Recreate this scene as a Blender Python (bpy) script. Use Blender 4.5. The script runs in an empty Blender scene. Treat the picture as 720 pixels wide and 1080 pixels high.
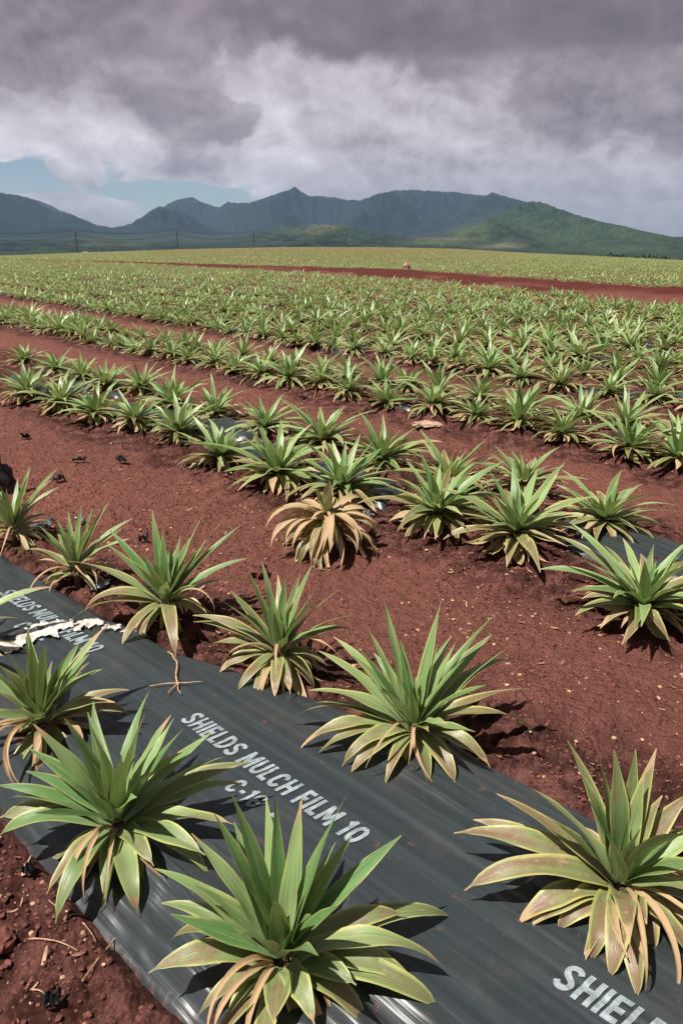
import bpy, bmesh, math, random
import numpy as np
from mathutils import Vector

random.seed(7)
RNG = np.random.default_rng(11)
scene = bpy.context.scene
COL = scene.collection
CAM_H = 1.5
rad = math.radians

# ------------------------------------------------------------------ noise
def _hash(ix, iy, seed):
    h = (ix.astype(np.int64) * 374761393 + iy.astype(np.int64) * 668265263 + seed * 974634777) & 0xFFFFFFFF
    h = ((h ^ (h >> 13)) * 1274126177) & 0xFFFFFFFF
    h = h ^ (h >> 16)
    return (h & 0xFFFFFF) / float(0xFFFFFF)

def vnoise(x, y, seed=0):
    x = np.asarray(x, float); y = np.asarray(y, float)
    ix = np.floor(x); iy = np.floor(y)
    fx = x - ix; fy = y - iy
    fx = fx * fx * fx * (fx * (fx * 6 - 15) + 10); fy = fy * fy * fy * (fy * (fy * 6 - 15) + 10)
    a = _hash(ix, iy, seed); b = _hash(ix + 1, iy, seed)
    c = _hash(ix, iy + 1, seed); d = _hash(ix + 1, iy + 1, seed)
    return (a + (b - a) * fx) * (1 - fy) + (c + (d - c) * fx) * fy

def fbm(x, y, octaves=4, seed=0, gain=.5):
    s = 0.; amp = 1.; tot = 0.
    x = np.asarray(x, float); y = np.asarray(y, float)
    for o in range(octaves):
        s = s + amp * vnoise(x * 2 ** o + 17.3 * o, y * 2 ** o - 9.1 * o, seed + o)
        tot += amp; amp *= gain
    return s / tot            # 0..1

def sstep(a, b, x):
    t = np.clip((np.asarray(x, float) - a) / (b - a), 0, 1)
    return t * t * (3 - 2 * t)

# ------------------------------------------------------------------ mesh helpers
def build(name, V, F, mat, parent=None, smooth=True, attrs=None, link=True):
    """V (n,3) array, F (m,3|4) array or list of such arrays"""
    me = bpy.data.meshes.new(name)
    V = np.asarray(V, np.float32)
    Fs = [np.asarray(f, np.int32) for f in (F if isinstance(F, list) else [F]) if len(f)]
    me.vertices.add(len(V)); me.vertices.foreach_set('co', V.ravel())
    nl = sum(f.size for f in Fs); npoly = sum(len(f) for f in Fs)
    me.loops.add(nl); me.polygons.add(npoly)
    me.loops.foreach_set('vertex_index', np.concatenate([f.ravel() for f in Fs]))
    tot = np.concatenate([np.full(len(f), f.shape[1], np.int32) for f in Fs])
    start = np.concatenate([[0], np.cumsum(tot)[:-1]]).astype(np.int32)
    me.polygons.foreach_set('loop_start', start)
    me.polygons.foreach_set('use_smooth', np.full(npoly, smooth))
    me.update(calc_edges=True)
    for k, arr in (attrs or {}).items():
        arr = np.asarray(arr, np.float32)
        if arr.ndim == 1:
            a = me.attributes.new(k, 'FLOAT', 'POINT'); a.data.foreach_set('value', arr)
        else:
            a = me.attributes.new(k, 'FLOAT_COLOR', 'POINT'); a.data.foreach_set('color', arr.ravel())
    me.validate()
    if mat: me.materials.append(mat)
    o = bpy.data.objects.new(name, me)
    if link: COL.objects.link(o)
    if parent: o.parent = parent
    return o

def tag(o, label=None, cat=None, group=None, kind=None):
    if label: o['label'] = label
    if cat: o['category'] = cat
    if group: o['group'] = group
    if kind: o['kind'] = kind
    return o

def empty(name, loc, rz=0.):
    e = bpy.data.objects.new(name, None)
    e.empty_display_size = .1
    e.location = loc; e.rotation_euler = (0, 0, rz)
    COL.objects.link(e)
    return e

def grid_faces(n, m):
    i = np.arange(n - 1)[:, None] * m + np.arange(m - 1)[None, :]
    i = i.ravel()
    return np.stack([i, i + 1, i + m + 1, i + m], 1)

def tube(pts, radii, sides=6):
    pts = np.asarray(pts, float); n = len(pts)
    radii = np.broadcast_to(np.asarray(radii, float), (n,))
    tan = np.gradient(pts, axis=0); tan /= np.linalg.norm(tan, axis=1)[:, None] + 1e-9
    up = np.array([0, 0, 1.]) if abs(tan[:, 2]).mean() < .8 else np.array([1., 0, 0])
    a = np.cross(tan, up); a /= np.linalg.norm(a, axis=1)[:, None] + 1e-9
    b = np.cross(a, tan)
    th = np.linspace(0, 2 * math.pi, sides, endpoint=False)
    V = pts[:, None, :] + radii[:, None, None] * (np.cos(th)[None, :, None] * a[:, None, :] + np.sin(th)[None, :, None] * b[:, None, :])
    V = V.reshape(-1, 3); F = []
    for i in range(n - 1):
        for k in range(sides):
            F.append((i * sides + k, i * sides + (k + 1) % sides, (i + 1) * sides + (k + 1) % sides, (i + 1) * sides + k))
    V = np.vstack([V, pts[:1], pts[-1:]])
    T = [(n * sides, (k + 1) % sides, k) for k in range(sides)] + [(n * sides + 1, (n - 1) * sides + k, (n - 1) * sides + (k + 1) % sides) for k in range(sides)]
    return V, [np.array(F), np.array(T)]

def merge(parts):
    Vs = []; Fq = []; Ft = []; off = 0
    for V, F in parts:
        for f in (F if isinstance(F, list) else [F]):
            f = np.asarray(f)
            if len(f) == 0: continue
            (Fq if f.shape[1] == 4 else Ft).append(f + off)
        Vs.append(V); off += len(V)
    out = []
    if Fq: out.append(np.vstack(Fq))
    if Ft: out.append(np.vstack(Ft))
    return np.vstack(Vs), out

def ico(sub=1):
    bm = bmesh.new(); bmesh.ops.create_icosphere(bm, subdivisions=sub, radius=1)
    V = np.array([v.co[:] for v in bm.verts]); F = np.array([[v.index for v in f.verts] for f in bm.faces]); bm.free()
    return V, F

def box(x0, x1, y0, y1, z0, z1):
    V = np.array([(x, y, z) for z in (z0, z1) for y in (y0, y1) for x in (x0, x1)], float)
    F = np.array([(0, 2, 3, 1), (4, 5, 7, 6), (0, 1, 5, 4), (2, 6, 7, 3), (0, 4, 6, 2), (1, 3, 7, 5)])
    return V, F

# ------------------------------------------------------------------ materials
class NT:
    def __init__(s, name):
        s.m = bpy.data.materials.new(name); s.m.use_nodes = True
        s.t = s.m.node_tree; s.t.nodes.clear()
        s.out = s.t.nodes.new('ShaderNodeOutputMaterial')
    def n(s, typ, **kw):
        nd = s.t.nodes.new(typ)
        for k, v in kw.items():
            if k.startswith('i_'):
                key = k[2:]; key = int(key) if key.isdigit() else key.replace('_', ' ')
                s.set(nd.inputs[key], v)
            else: setattr(nd, k, v)
        return nd
    def set(s, inp, v):
        if isinstance(v, bpy.types.NodeSocket): s.t.links.new(v, inp)
        else:
            if isinstance(v, tuple) and len(v) == 3 and inp.type == 'RGBA': v = (*v, 1)
            inp.default_value = v
    def math(s, op, a, b=0., c=0., clamp=False):
        nd = s.t.nodes.new('ShaderNodeMath'); nd.operation = op; nd.use_clamp = clamp
        s.set(nd.inputs[0], a); s.set(nd.inputs[1], b)
        if op in ('MULTIPLY_ADD', 'SMOOTH_MIN'): s.set(nd.inputs[2], c)
        return nd.outputs[0]
    def ramp01(s, x, a, b):           # smoothstep
        nd = s.t.nodes.new('ShaderNodeMapRange'); nd.interpolation_type = 'SMOOTHSTEP'
        s.set(nd.inputs[0], x); s.set(nd.inputs[1], a); s.set(nd.inputs[2], b)
        return nd.outputs[0]
    def mix(s, f, a, b):
        nd = s.t.nodes.new('ShaderNodeMix'); nd.data_type = 'RGBA'
        s.set(nd.inputs[0], f); s.set(nd.inputs[6], a); s.set(nd.inputs[7], b)
        return nd.outputs[2]
    def noise(s, vec, scale, detail=3., rough=.55, dist=0.):
        nd = s.t.nodes.new('ShaderNodeTexNoise')
        if vec is not None: s.set(nd.inputs['Vector'], vec)
        nd.inputs['Scale'].default_value = scale; nd.inputs['Detail'].default_value = detail
        nd.inputs['Roughness'].default_value = rough; nd.inputs['Distortion'].default_value = dist
        return nd.outputs[0]
    def attr(s, name):
        nd = s.t.nodes.new('ShaderNodeAttribute'); nd.attribute_name = name
        return nd
    def pos(s): return s.t.nodes.new('ShaderNodeNewGeometry').outputs['Position']
    def objc(s): return s.t.nodes.new('ShaderNodeTexCoord').outputs['Object']
    def vscale(s, vec, sc):
        nd = s.t.nodes.new('ShaderNodeVectorMath'); nd.operation = 'MULTIPLY'
        s.set(nd.inputs[0], vec); nd.inputs[1].default_value = sc
        return nd.outputs[0]
    def bump(s, h, strength=.5, dist=.01):
        nd = s.t.nodes.new('ShaderNodeBump'); s.set(nd.inputs['Height'], h)
        nd.inputs['Strength'].default_value = strength; nd.inputs['Distance'].default_value = dist
        return nd.outputs[0]
    def pbr(s, color, rough=.6, normal=None, spec=.5, **kw):
        nd = s.t.nodes.new('ShaderNodeBsdfPrincipled')
        s.set(nd.inputs['Base Color'], color); s.set(nd.inputs['Roughness'], rough)
        s.set(nd.inputs['Specular IOR Level'], spec)
        if normal is not None: s.set(nd.inputs['Normal'], normal)
        for k, v in kw.items(): s.set(nd.inputs[k.replace('_', ' ')], v)
        return nd.outputs[0]
    def done(s, sh):
        s.t.links.new(sh, s.out.inputs['Surface']); return s.m

def mat_leaf():
    T = NT('pineapple_leaf')
    at = T.attr('leaf'); sp = T.n('ShaderNodeSeparateColor'); T.set(sp.inputs[0], at.outputs['Color'])
    across, along, age = sp.outputs[0], sp.outputs[1], sp.outputs[2]; rnd = at.outputs['Alpha']
    ed = T.math('ABSOLUTE', T.math('MULTIPLY_ADD', across, 2., -1.))
    cb = T.n('ShaderNodeCombineXYZ'); T.set(cb.inputs[0], T.math('MULTIPLY', across, 22.)); T.set(cb.inputs[1], T.math('MULTIPLY', along, 1.3)); T.set(cb.inputs[2], T.math('MULTIPLY', rnd, 37.))
    fib = T.noise(cb.outputs[0], 1., 3., .6)
    cb2 = T.n('ShaderNodeCombineXYZ'); T.set(cb2.inputs[0], T.math('MULTIPLY', across, 1.8)); T.set(cb2.inputs[1], T.math('MULTIPLY', along, 5.)); T.set(cb2.inputs[2], T.math('MULTIPLY', rnd, 91.))
    blot = T.noise(cb2.outputs[0], 1., 4., .6)
    gr = T.mix(T.ramp01(T.math('ADD', fib, T.math('MULTIPLY_ADD', rnd, .4, -.2)), .3, .75), (.090, .200, .058), (.275, .380, .150))
    gr = T.mix(T.math('MULTIPLY', T.ramp01(along, .45, 0.), .5), gr, (.30, .40, .20))       # pale young base
    olive = T.mix(T.ramp01(age, .3, .75), gr, T.mix(fib, (.130, .178, .060), (.305, .325, .14)))
    redm = T.math('MULTIPLY', T.ramp01(T.math('ADD', T.math('MULTIPLY', along, .5), T.math('MULTIPLY_ADD', blot, 1.2, -.32)), .28, .68), T.ramp01(ed, .95, .5))
    redm = T.math('MULTIPLY', redm, T.ramp01(age, .22, .62))
    c = T.mix(T.math('MULTIPLY', redm, .85), olive, T.mix(fib, (.16, .078, .052), (.275, .155, .095)))
    em = T.math('MULTIPLY', T.ramp01(T.math('ADD', ed, T.math('MULTIPLY_ADD', blot, .5, -.25)), .66, 1.), T.ramp01(T.math('ADD', age, T.math('MULTIPLY', along, .35)), .1, .6))
    c = T.mix(T.math('MULTIPLY', em, .8), c, T.mix(blot, (.42, .44, .12), (.64, .52, .20)))
    tip0 = T.math('SUBTRACT', T.math('SUBTRACT', 1.0, T.math('MULTIPLY', T.ramp01(rnd, .68, .95), .16)), T.math('MULTIPLY', age, .1))
    tip = T.ramp01(T.math('ADD', along, T.math('MULTIPLY_ADD', blot, .24, -.12)), tip0, T.math('ADD', tip0, .07))
    dry = T.math('MAXIMUM', tip, T.ramp01(T.math('ADD', age, T.math('MULTIPLY_ADD', blot, .3, -.15)), .88, .99))
    tan = T.mix(fib, (.27, .15, .075), (.66, .47, .27))
    c = T.mix(dry, c, tan)
    # dull bloom, scars and bruises
    cb3 = T.n('ShaderNodeCombineXYZ'); T.set(cb3.inputs[0], T.math('MULTIPLY', across, 3.5)); T.set(cb3.inputs[1], T.math('MULTIPLY', along, 17.)); T.set(cb3.inputs[2], T.math('MULTIPLY', rnd, 53.))
    scar = T.noise(cb3.outputs[0], 1., 3., .65)
    c = T.mix(T.math('MULTIPLY', T.ramp01(scar, .60, .70), T.math('MULTIPLY_ADD', age, .7, .15)), c, T.mix(fib, (.20, .12, .07), (.55, .42, .26)))
    c = T.mix(T.math('MULTIPLY', T.ramp01(T.noise(cb3.outputs[0], .37, 2., .5), .5, .75), .15), c, (.36, .38, .28))
    nrm = T.bump(T.math('ADD', fib, T.math('MULTIPLY', blot, .6)), .35, .004)
    p = T.pbr(c, T.math('MULTIPLY_ADD', dry, .3, .38), nrm, .5)
    tr = T.n('ShaderNodeBsdfTranslucent'); T.set(tr.inputs[0], T.mix(.5, c, (.35, .40, .08)))
    mx = T.n('ShaderNodeMixShader'); mx.inputs[0].default_value = .2
    T.set(mx.inputs[1], p); T.set(mx.inputs[2], tr.outputs[0])
    return T.done(mx.outputs[0])

def mat_soil():
    T = NT('red_soil'); P = T.pos()
    big = T.noise(P, .9, 4.); mid = T.noise(P, 9., 5., .65); fine = T.noise(P, 150., 5., .8); far = T.noise(P, .06, 3.)
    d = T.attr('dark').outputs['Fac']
    c = T.mix(T.ramp01(mid, .3, .72), (.072, .0295, .0250), (.165, .0650, .0540))
    c = T.mix(T.math('MULTIPLY', T.ramp01(big, .45, .7), .5), c, (.215, .083, .062))
    c = T.mix(T.math('MULTIPLY', T.ramp01(fine, .48, .66), .6), c, (.29, .130, .100))
    c = T.mix(T.math('MULTIPLY', T.ramp01(fine, .45, .32), .75), c, (.030, .012, .011))
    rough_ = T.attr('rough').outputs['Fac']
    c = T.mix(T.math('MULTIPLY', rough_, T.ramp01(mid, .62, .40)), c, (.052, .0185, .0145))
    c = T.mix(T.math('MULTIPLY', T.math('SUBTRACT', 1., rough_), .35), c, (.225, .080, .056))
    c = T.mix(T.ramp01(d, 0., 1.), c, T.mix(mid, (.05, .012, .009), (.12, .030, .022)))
    v = T.n('ShaderNodeTexVoronoi'); T.set(v.inputs['Vector'], P); v.inputs['Scale'].default_value = 62.
    v2 = T.n('ShaderNodeTexVoronoi'); T.set(v2.inputs['Vector'], P); v2.inputs['Scale'].default_value = 24.
    h = T.math('ADD', T.math('MULTIPLY', v.outputs[0], -.7), T.math('ADD', T.math('MULTIPLY', v2.outputs[0], -1.), T.math('ADD', T.math('MULTIPLY', mid, 1.6), T.math('MULTIPLY', fine, .55))))
    return T.done(T.pbr(c, .95, T.bump(h, 1., .02), .12))

def mat_simple(name, a, b, scale=20., rough=.7, bump=.4, dist=.005, spec=.3, detail=4., **kw):
    T = NT(name); P = T.objc()
    n = T.noise(P, scale, detail, .6)
    return T.done(T.pbr(T.mix(T.ramp01(n, .3, .7), a, b), rough, T.bump(n, bump, dist), spec, **kw))

def mat_film():
    T = NT('mulch_plastic')
    at = T.attr('sn'); sp = T.n('ShaderNodeSeparateColor'); T.set(sp.inputs[0], at.outputs['Color'])
    s, n, edge = sp.outputs[0], sp.outputs[1], sp.outputs[2]
    def sc(a, b, z=0.):
        cb = T.n('ShaderNodeCombineXYZ'); T.set(cb.inputs[0], T.math('MULTIPLY', s, a)); T.set(cb.inputs[1], T.math('MULTIPLY', n, b)); cb.inputs[2].default_value = z
        return cb.outputs[0]
    w1 = T.noise(sc(.9, 15.), 1., 2., .5, .3); w2 = T.noise(sc(2., 55., 4.), 1., 2., .5); dust = T.noise(sc(3.2, 5., 9.), 1., 5., .65); grime = T.noise(sc(60., 60., 2.), 1., 4., .7)
    streak = T.noise(sc(.7, 34., 7.), 1., 3., .6)
    base = T.mix(T.ramp01(streak, .35, .7), (.022, .028, .031), (.032, .040, .043))
    base = T.mix(T.math('MULTIPLY', T.ramp01(dust, .5, .78), .5), base, (.070, .055, .050))
    dm = T.math('MULTIPLY', T.ramp01(T.math('ADD', edge, T.math('MULTIPLY_ADD', grime, .7, -.35)), .82, 1.08), .7)
    spl = T.noise(sc(22., 22., 17.), 1., 5., .7)
    base = T.mix(T.math('MULTIPLY', T.ramp01(spl, .60, .72), .55), base, (.16, .062, .047))
    base = T.mix(dm, base, (.18, .064, .048))
    h = T.math('ADD', T.math('MULTIPLY', w1, 1.), T.math('MULTIPLY', T.math('MULTIPLY', w2, T.ramp01(T.noise(sc(1.1, 5., 13.), 1., 2., .5), .5, .7)), .8))
    wm = T.math('MULTIPLY', T.ramp01(n, .98, .66), T.ramp01(s, -2.2, -1.2))
    h = T.math('ADD', h, T.math('MULTIPLY', T.math('MULTIPLY', T.noise(sc(1.6, 58., 23.), 1., 3., .55, .3), wm), .8))
    r = T.math('ADD', T.math('MULTIPLY_ADD', dust, .26, .2), T.math('MULTIPLY', dm, .4))
    return T.done(T.pbr(base, r, T.bump(h, .4, .012), .5))

def mat_paint():
    T = NT('white_print'); P = T.pos()
    n = T.noise(P, 30., 5., .7); f = T.noise(P, 260., 2., .6)
    w = T.ramp01(T.math('ADD', n, T.math('MULTIPLY', f, .3)), .50, .80)
    return T.done(T.pbr(T.mix(T.math('MULTIPLY', w, .62), (.275, .325, .34), (.075, .088, .092)), .5, None, .4))

LEAF = mat_leaf(); SOIL = mat_soil(); FILM = mat_film(); PAINT = mat_paint()
STEM = mat_simple('withered_stem', (.06, .03, .02), (.20, .12, .06), 40., .85)
BLACKPL = mat_simple('black_plastic', (.012, .013, .015), (.035, .038, .042), 30., .38, .5, .006, .5)
GREYPL = mat_simple('dusty_grey_plastic', (.07, .10, .12), (.16, .20, .23), 25., .35, .5, .006, .5)
WHITEPL = mat_simple('bleached_plastic', (.34, .28, .24), (.66, .62, .57), 30., .6, .7, .008)
TWIG = mat_simple('dry_twig', (.26, .15, .09), (.52, .34, .20), 60., .8)
LITTER = mat_simple('dry_litter', (.20, .09, .06), (.52, .34, .21), 14., .8)
CLOD = mat_simple('soil_clod', (.060, .024, .019), (.190, .075, .059), 45., .95, .8, .006, .1)
STONE = mat_simple('pale_stone', (.26, .15, .10), (.46, .32, .22), 9., .9, .6, .02, .2)
WOOD = mat_simple('pole_wood', (.045, .038, .034), (.10, .085, .075), 6., .85)
WIRE = mat_simple('cable', (.05, .05, .05), (.07, .07, .07), 5., .6)
WALLM = mat_simple('white_wall', (.62, .60, .57), (.74, .73, .70), .8, .8, .1)
ROOFM = mat_simple('roof', (.20, .11, .09), (.30, .19, .16), 1.2, .8, .2)
DARKGL = mat_simple('dark_window', (.03, .035, .04), (.06, .07, .08), 2., .2, .0)
# ------------------------------------------------------------------ terrain
def azel_u(u): return math.atan((u - 360) / 720 * .933)
# how high the far edge of the field stands over or under the eye, per bearing
CREST_AZ = np.array([-1.4, -.8] + [azel_u(u) for u in (0, 100, 200, 300, 400, 480, 560, 640, 720)] + [.8, 1.4])
CREST_EL = np.array([-7., -7, -5.5, -2.5, .3, 2.2, 2.2, .6, -3.5, -6.5, -9.5, -13, -13]) / 775.
def terrain(x, y):
    r = np.hypot(x, y); az = np.arctan2(x, y)
    el = np.interp(az, CREST_AZ, CREST_EL)
    RC = 230.
    zc = CAM_H - .45 + RC * el
    z = zc * sstep(55, RC, np.minimum(r, RC)) ** 1.1
    z = z - np.maximum(r - RC, 0) * .035 * sstep(RC, RC + 60, r)
    return np.maximum(z, -38 - .0 * r)

class Bed:
    def __init__(s, az, c, gap=.375, smin=-40., smax=3.):
        a = rad(az); s.d = np.array([math.sin(a), math.cos(a)]); s.n = np.array([-math.cos(a), math.sin(a)])
        s.c = c; s.gap = gap; s.smin = smin; s.smax = smax
    def sn(s, x, y): return x * s.d[0] + y * s.d[1], x * s.n[0] + y * s.n[1]
    def xy(s, a, b): return a * s.d[0] + b * s.n[0], a * s.d[1] + b * s.n[1]
    def edges(s, a):
        lo = s.c - .43 + .16 * (fbm(a * 1.3, a * 0 + s.c, 3, 5) - .5); hi = s.c + .43 + .16 * (fbm(a * 1.3, a * 0 + s.c, 3, 9) - .5)
        return lo, hi
    def cover(s, a, w):
        k = .0 if s.c < 4 else .05
        return sstep(.37 - k, .46 - k, fbm(a * 1.1 + s.c, w * 2.2, 3, 51))     # where soil lies over the film
class NearBed(Bed):
    def cover(s, a, w): return np.zeros_like(a)
    def edges(s, a):
        lo = np.interp(a, [-9, -3, -1.3, 1.], [.50, .48, .455, .44]) + .04 * (fbm(a * 1.7, a * 0, 3, 5) - .5)
        hi = np.interp(a, [-9, -3.6, -2.6, -1.9, -1.5, -.9, -.3, 1], [1.36, 1.33, 1.31, 1.36, 1.46, 1.61, 1.59, 1.55]) + .05 * (fbm(a * 2.3, a * 0, 3, 6) - .5)
        return lo, hi
BEDS = [NearBed(131, 1.03, .375, -8., 2.2), Bed(134.7, 3.32, .39, -16, 2.5), Bed(136.6, 5.40, .31, -24, 3.), Bed(140, 7.20, .32, -32, 2.)]
for k in range(5, 130): BEDS.append(Bed(140, 7.20 + 1.9 * (k - 4), .31, -60., 3.))

def bed_mask(x, y, nb=9):
    """mound height and how far a point lies under a film (1 = well under)"""
    m = np.zeros_like(x); u = np.zeros_like(x)
    for b in BEDS[:nb]:
        a, w = b.sn(x, y); lo, hi = b.edges(a)
        ok = (a > b.smin - .5); cv = b.cover(a, w)
        m = np.maximum(m, .055 * sstep(-.12, .2, np.minimum(w - lo, hi - w)) * ok)
        u = np.maximum(u, sstep(.0, .06, np.minimum(w - lo, hi - w)) * ok * (1 - cv))
    return m, u

# the dirt road that crosses the field, as x of its near and far edge for each y
RY = np.array([2., 8, 15.4, 20, 31.5, 42, 53.5, 74.6, 110, 160, 230]); RXN = np.array([14., 12.2, 10.2, 8.8, 5.4, -.3, -6.5, -22, -48, -81, -127])
FY = np.array([4., 8, 26.4, 53.4, 72, 90, 120, 165, 230]); FXN = np.array([18.5, 17.6, 12.6, 3.6, -15.5, -32., -53, -82.5, -125])
def road_mask(x, y, pad=0.):
    xn = np.interp(y, RY, RXN) - pad; xf = np.interp(y, FY, FXN) + pad
    return (x > xn) & (x < xf) & (y > 3)
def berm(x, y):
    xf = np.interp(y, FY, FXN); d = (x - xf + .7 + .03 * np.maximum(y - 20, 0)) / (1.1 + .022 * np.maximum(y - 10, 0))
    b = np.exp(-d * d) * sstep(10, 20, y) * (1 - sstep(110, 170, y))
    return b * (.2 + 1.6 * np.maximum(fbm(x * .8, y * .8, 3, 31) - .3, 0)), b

def roughness(x, y):
    """1 beside the beds where soil was thrown up, 0 along the trodden middle of a lane"""
    dm = np.full(np.shape(x), 9.)
    for b in BEDS[:9]:
        a, w = b.sn(x, y); lo, hi = b.edges(a); dm = np.minimum(dm, np.maximum(np.maximum(lo - w, w - hi), 0) + (a < b.smin - .5) * 9)
    dm = dm + .35 * (fbm(x * 1.3, y * 1.3, 3, 66) - .5)
    return 1 - sstep(.22, .55, dm)
def ground_z(x, y, lumps=True):
    x = np.asarray(x, float); y = np.asarray(y, float); r = np.hypot(x, y)
    z = terrain(x, y)
    m, u = bed_mask(x, y)
    z = z + m - .04 * u
    if lumps:
        k = (1 - u)
        ruts = .05 * (fbm(x * .7, y * .7, 3, 3) - .5)
        cl = .05 * (fbm(x * 5, y * 5, 4, 4) - .5) + np.where(r < 9, .032 * np.maximum(fbm(x * 17, y * 17, 3, 8) - .52, 0) + .022 * (fbm(x * 40, y * 40, 2, 12) - .5), 0)
        mask = .35 + .5 * sstep(.45, .65, fbm(x * .9, y * .9, 3, 21)) + 1.1 * roughness(x, y)
        z = z + k * (ruts + cl * mask)
    bz, _ = berm(x, y)
    return z + bz * .2

HOLES = [(-.126, 1.008), (.654, 1.188), (-.582, 1.371), (-.945, 1.776), (-1.50, 2.20), (.225, 1.749), (-.744, 2.565), (-.229, 2.178)]
def film_z(b, a, w, wr=1.):
    x, y = b.xy(a, w); lo, hi = b.edges(a)
    dd = np.minimum(w - lo, hi - w)
    z = terrain(x, y) + .055 * sstep(-.12, .2, dd) + .012 - .075 * sstep(.10, -.03, dd)
    wrink = .010 * (fbm(a * .9, w * 17, 3, 41) - .5) + .0075 * (fbm(a * 1.4, w * 40, 2, 43) - .5) + .02 * (fbm(a * 2.3, w * 3, 3, 47) - .5) + .012 * np.abs(fbm(a * 6 + w * 5, w * 7 - a * 2, 3, 49) - .5)
    amp = 1.
    if wr == 2.: amp = .35 + 1.9 * sstep(.9, .65, w) * sstep(-2.2, -1.2, a) + .8 * sstep(1.16, 1.4, w) + .7 * sstep(-.9, -.3, a)
    if wr != 2.: wrink = wrink + .035 * (fbm(a * 7 + b.c, w * 9, 3, 57) - .5) + .03 * (fbm(a * 2.5 + b.c, w * 4, 2, 58) - .5)
    if wr == 2.:
        for px_, py_ in HOLES: z = z - .03 * np.exp(-((x - px_) ** 2 + (y - py_) ** 2) / .07 ** 2) + .012 * np.exp(-((x - px_) ** 2 + (y - py_) ** 2) / .17 ** 2)
    return z + wrink * amp - .08 * b.cover(a, w)

# ground sheet: a polar grid, finer near the camera and inside the view
def make_ground():
    th = np.unique(np.concatenate([np.linspace(-1.75, -.62, 90), np.linspace(-.62, .62, 430), np.linspace(.62, 1.75, 90)]))
    r = np.concatenate([[.02, .3], np.exp(np.linspace(math.log(.6), math.log(14.), 330)), np.exp(np.linspace(math.log(14.2), math.log(420.), 190)), [600, 1000, 2000, 4000, 8000, 14000, 22000]])
    R, TH = np.meshgrid(r, th, indexing='ij')
    x = R * np.sin(TH); y = R * np.cos(TH)
    z = ground_z(x, y)
    V = np.stack([x, y, z], -1).reshape(-1, 3)
    F = grid_faces(len(r), len(th))[:, ::-1]
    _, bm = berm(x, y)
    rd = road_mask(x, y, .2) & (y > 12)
    dark = (np.clip(bm, 0, 1) * .7 + rd * (.25 + .75 * sstep(.4, .6, fbm(x * .5, y * .3, 3, 35)))).ravel().clip(0, 1)  # berm carries its shade as painted darkness; road patches are darker soil
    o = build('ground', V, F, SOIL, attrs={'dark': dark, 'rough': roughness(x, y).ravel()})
    return tag(o, kind='structure')
make_ground()

# ------------------------------------------------------------------ mulch film
def make_film(k, label, ds, nw, smin, smax, wr=1.):
    b = BEDS[k]
    s = np.arange(smin, smax, ds); t = np.linspace(0, 1, nw)
    lo, hi = b.edges(s)
    A = np.repeat(s[:, None], nw, 1); W = lo[:, None] - .03 + (hi - lo + .06)[:, None] * t[None, :]
    x, y = b.xy(A, W); z = film_z(b, A, W, wr)
    lo2 = lo[:, None]; hi2 = hi[:, None]
    dd = np.minimum(W - lo2, hi2 - W)
    edge = np.clip(1 - dd / .28, 0, 1.1)
    if wr == 2.:
        for px_, py_ in HOLES: edge = np.maximum(edge, 1.25 * np.exp(-((x - px_) ** 2 + (y - py_) ** 2) / .15 ** 2))
    sn = np.stack([A, W - b.c + 1.03, edge, np.ones_like(A)], -1).reshape(-1, 4)
    o = build('mulch_film', np.stack([x, y, z], -1).reshape(-1, 3), grid_faces(len(s), nw)[:, ::-1], FILM, attrs={'sn': sn})
    return tag(o, label, 'mulch film', 'plastic mulch films under the pineapple beds')
film1 = make_film(0, 'wide black plastic mulch film with white printed lettering under the nearest plants', .018, 200, -8, 2.2, 2.)
ORD = ['zeroth', 'first', 'second', 'third', 'fourth', 'fifth', 'sixth', 'seventh', 'eighth', 'ninth', 'tenth', 'eleventh', 'twelfth', 'thirteenth', 'fourteenth', 'fifteenth', 'sixteenth', 'seventeenth', 'eighteenth', 'nineteenth', 'twentieth'] + ['twenty-' + w for w in ('first', 'second', 'third', 'fourth', 'fifth', 'sixth', 'seventh', 'eighth', 'ninth')] + ['thirtieth'] + ['thirty-' + w for w in ('first', 'second', 'third', 'fourth', 'fifth', 'sixth', 'seventh', 'eighth', 'ninth')] + ['fortieth'] + ['forty-' + w for w in ('first', 'second', 'third', 'fourth', 'fifth', 'sixth', 'seventh', 'eighth', 'ninth')] + ['fiftieth']
for k, (ds, nw) in enumerate([(.03, 46), (.045, 30), (.06, 22), (.08, 16), (.1, 14), (.1, 12)], 1):
    make_film(k, 'black plastic mulch film glinting between plants of the %s bed from the viewer' % ORD[k + 1], ds, nw, BEDS[k].smin, BEDS[k].smax)

# the rolled hem along the near edge of the nearest film
sh = np.arange(-.72, 1.2, .02); lo, hi = BEDS[0].edges(sh)
xh, yh = BEDS[0].xy(sh, lo + .012 + .006 * (fbm(sh * 5, sh * 0, 2, 3) - .5))
V, F = tube(np.stack([xh, yh, ground_z(xh, yh) + .022], 1), .0045, 6)
build('rolled_hem', V, F, GREYPL, film1)

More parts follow.
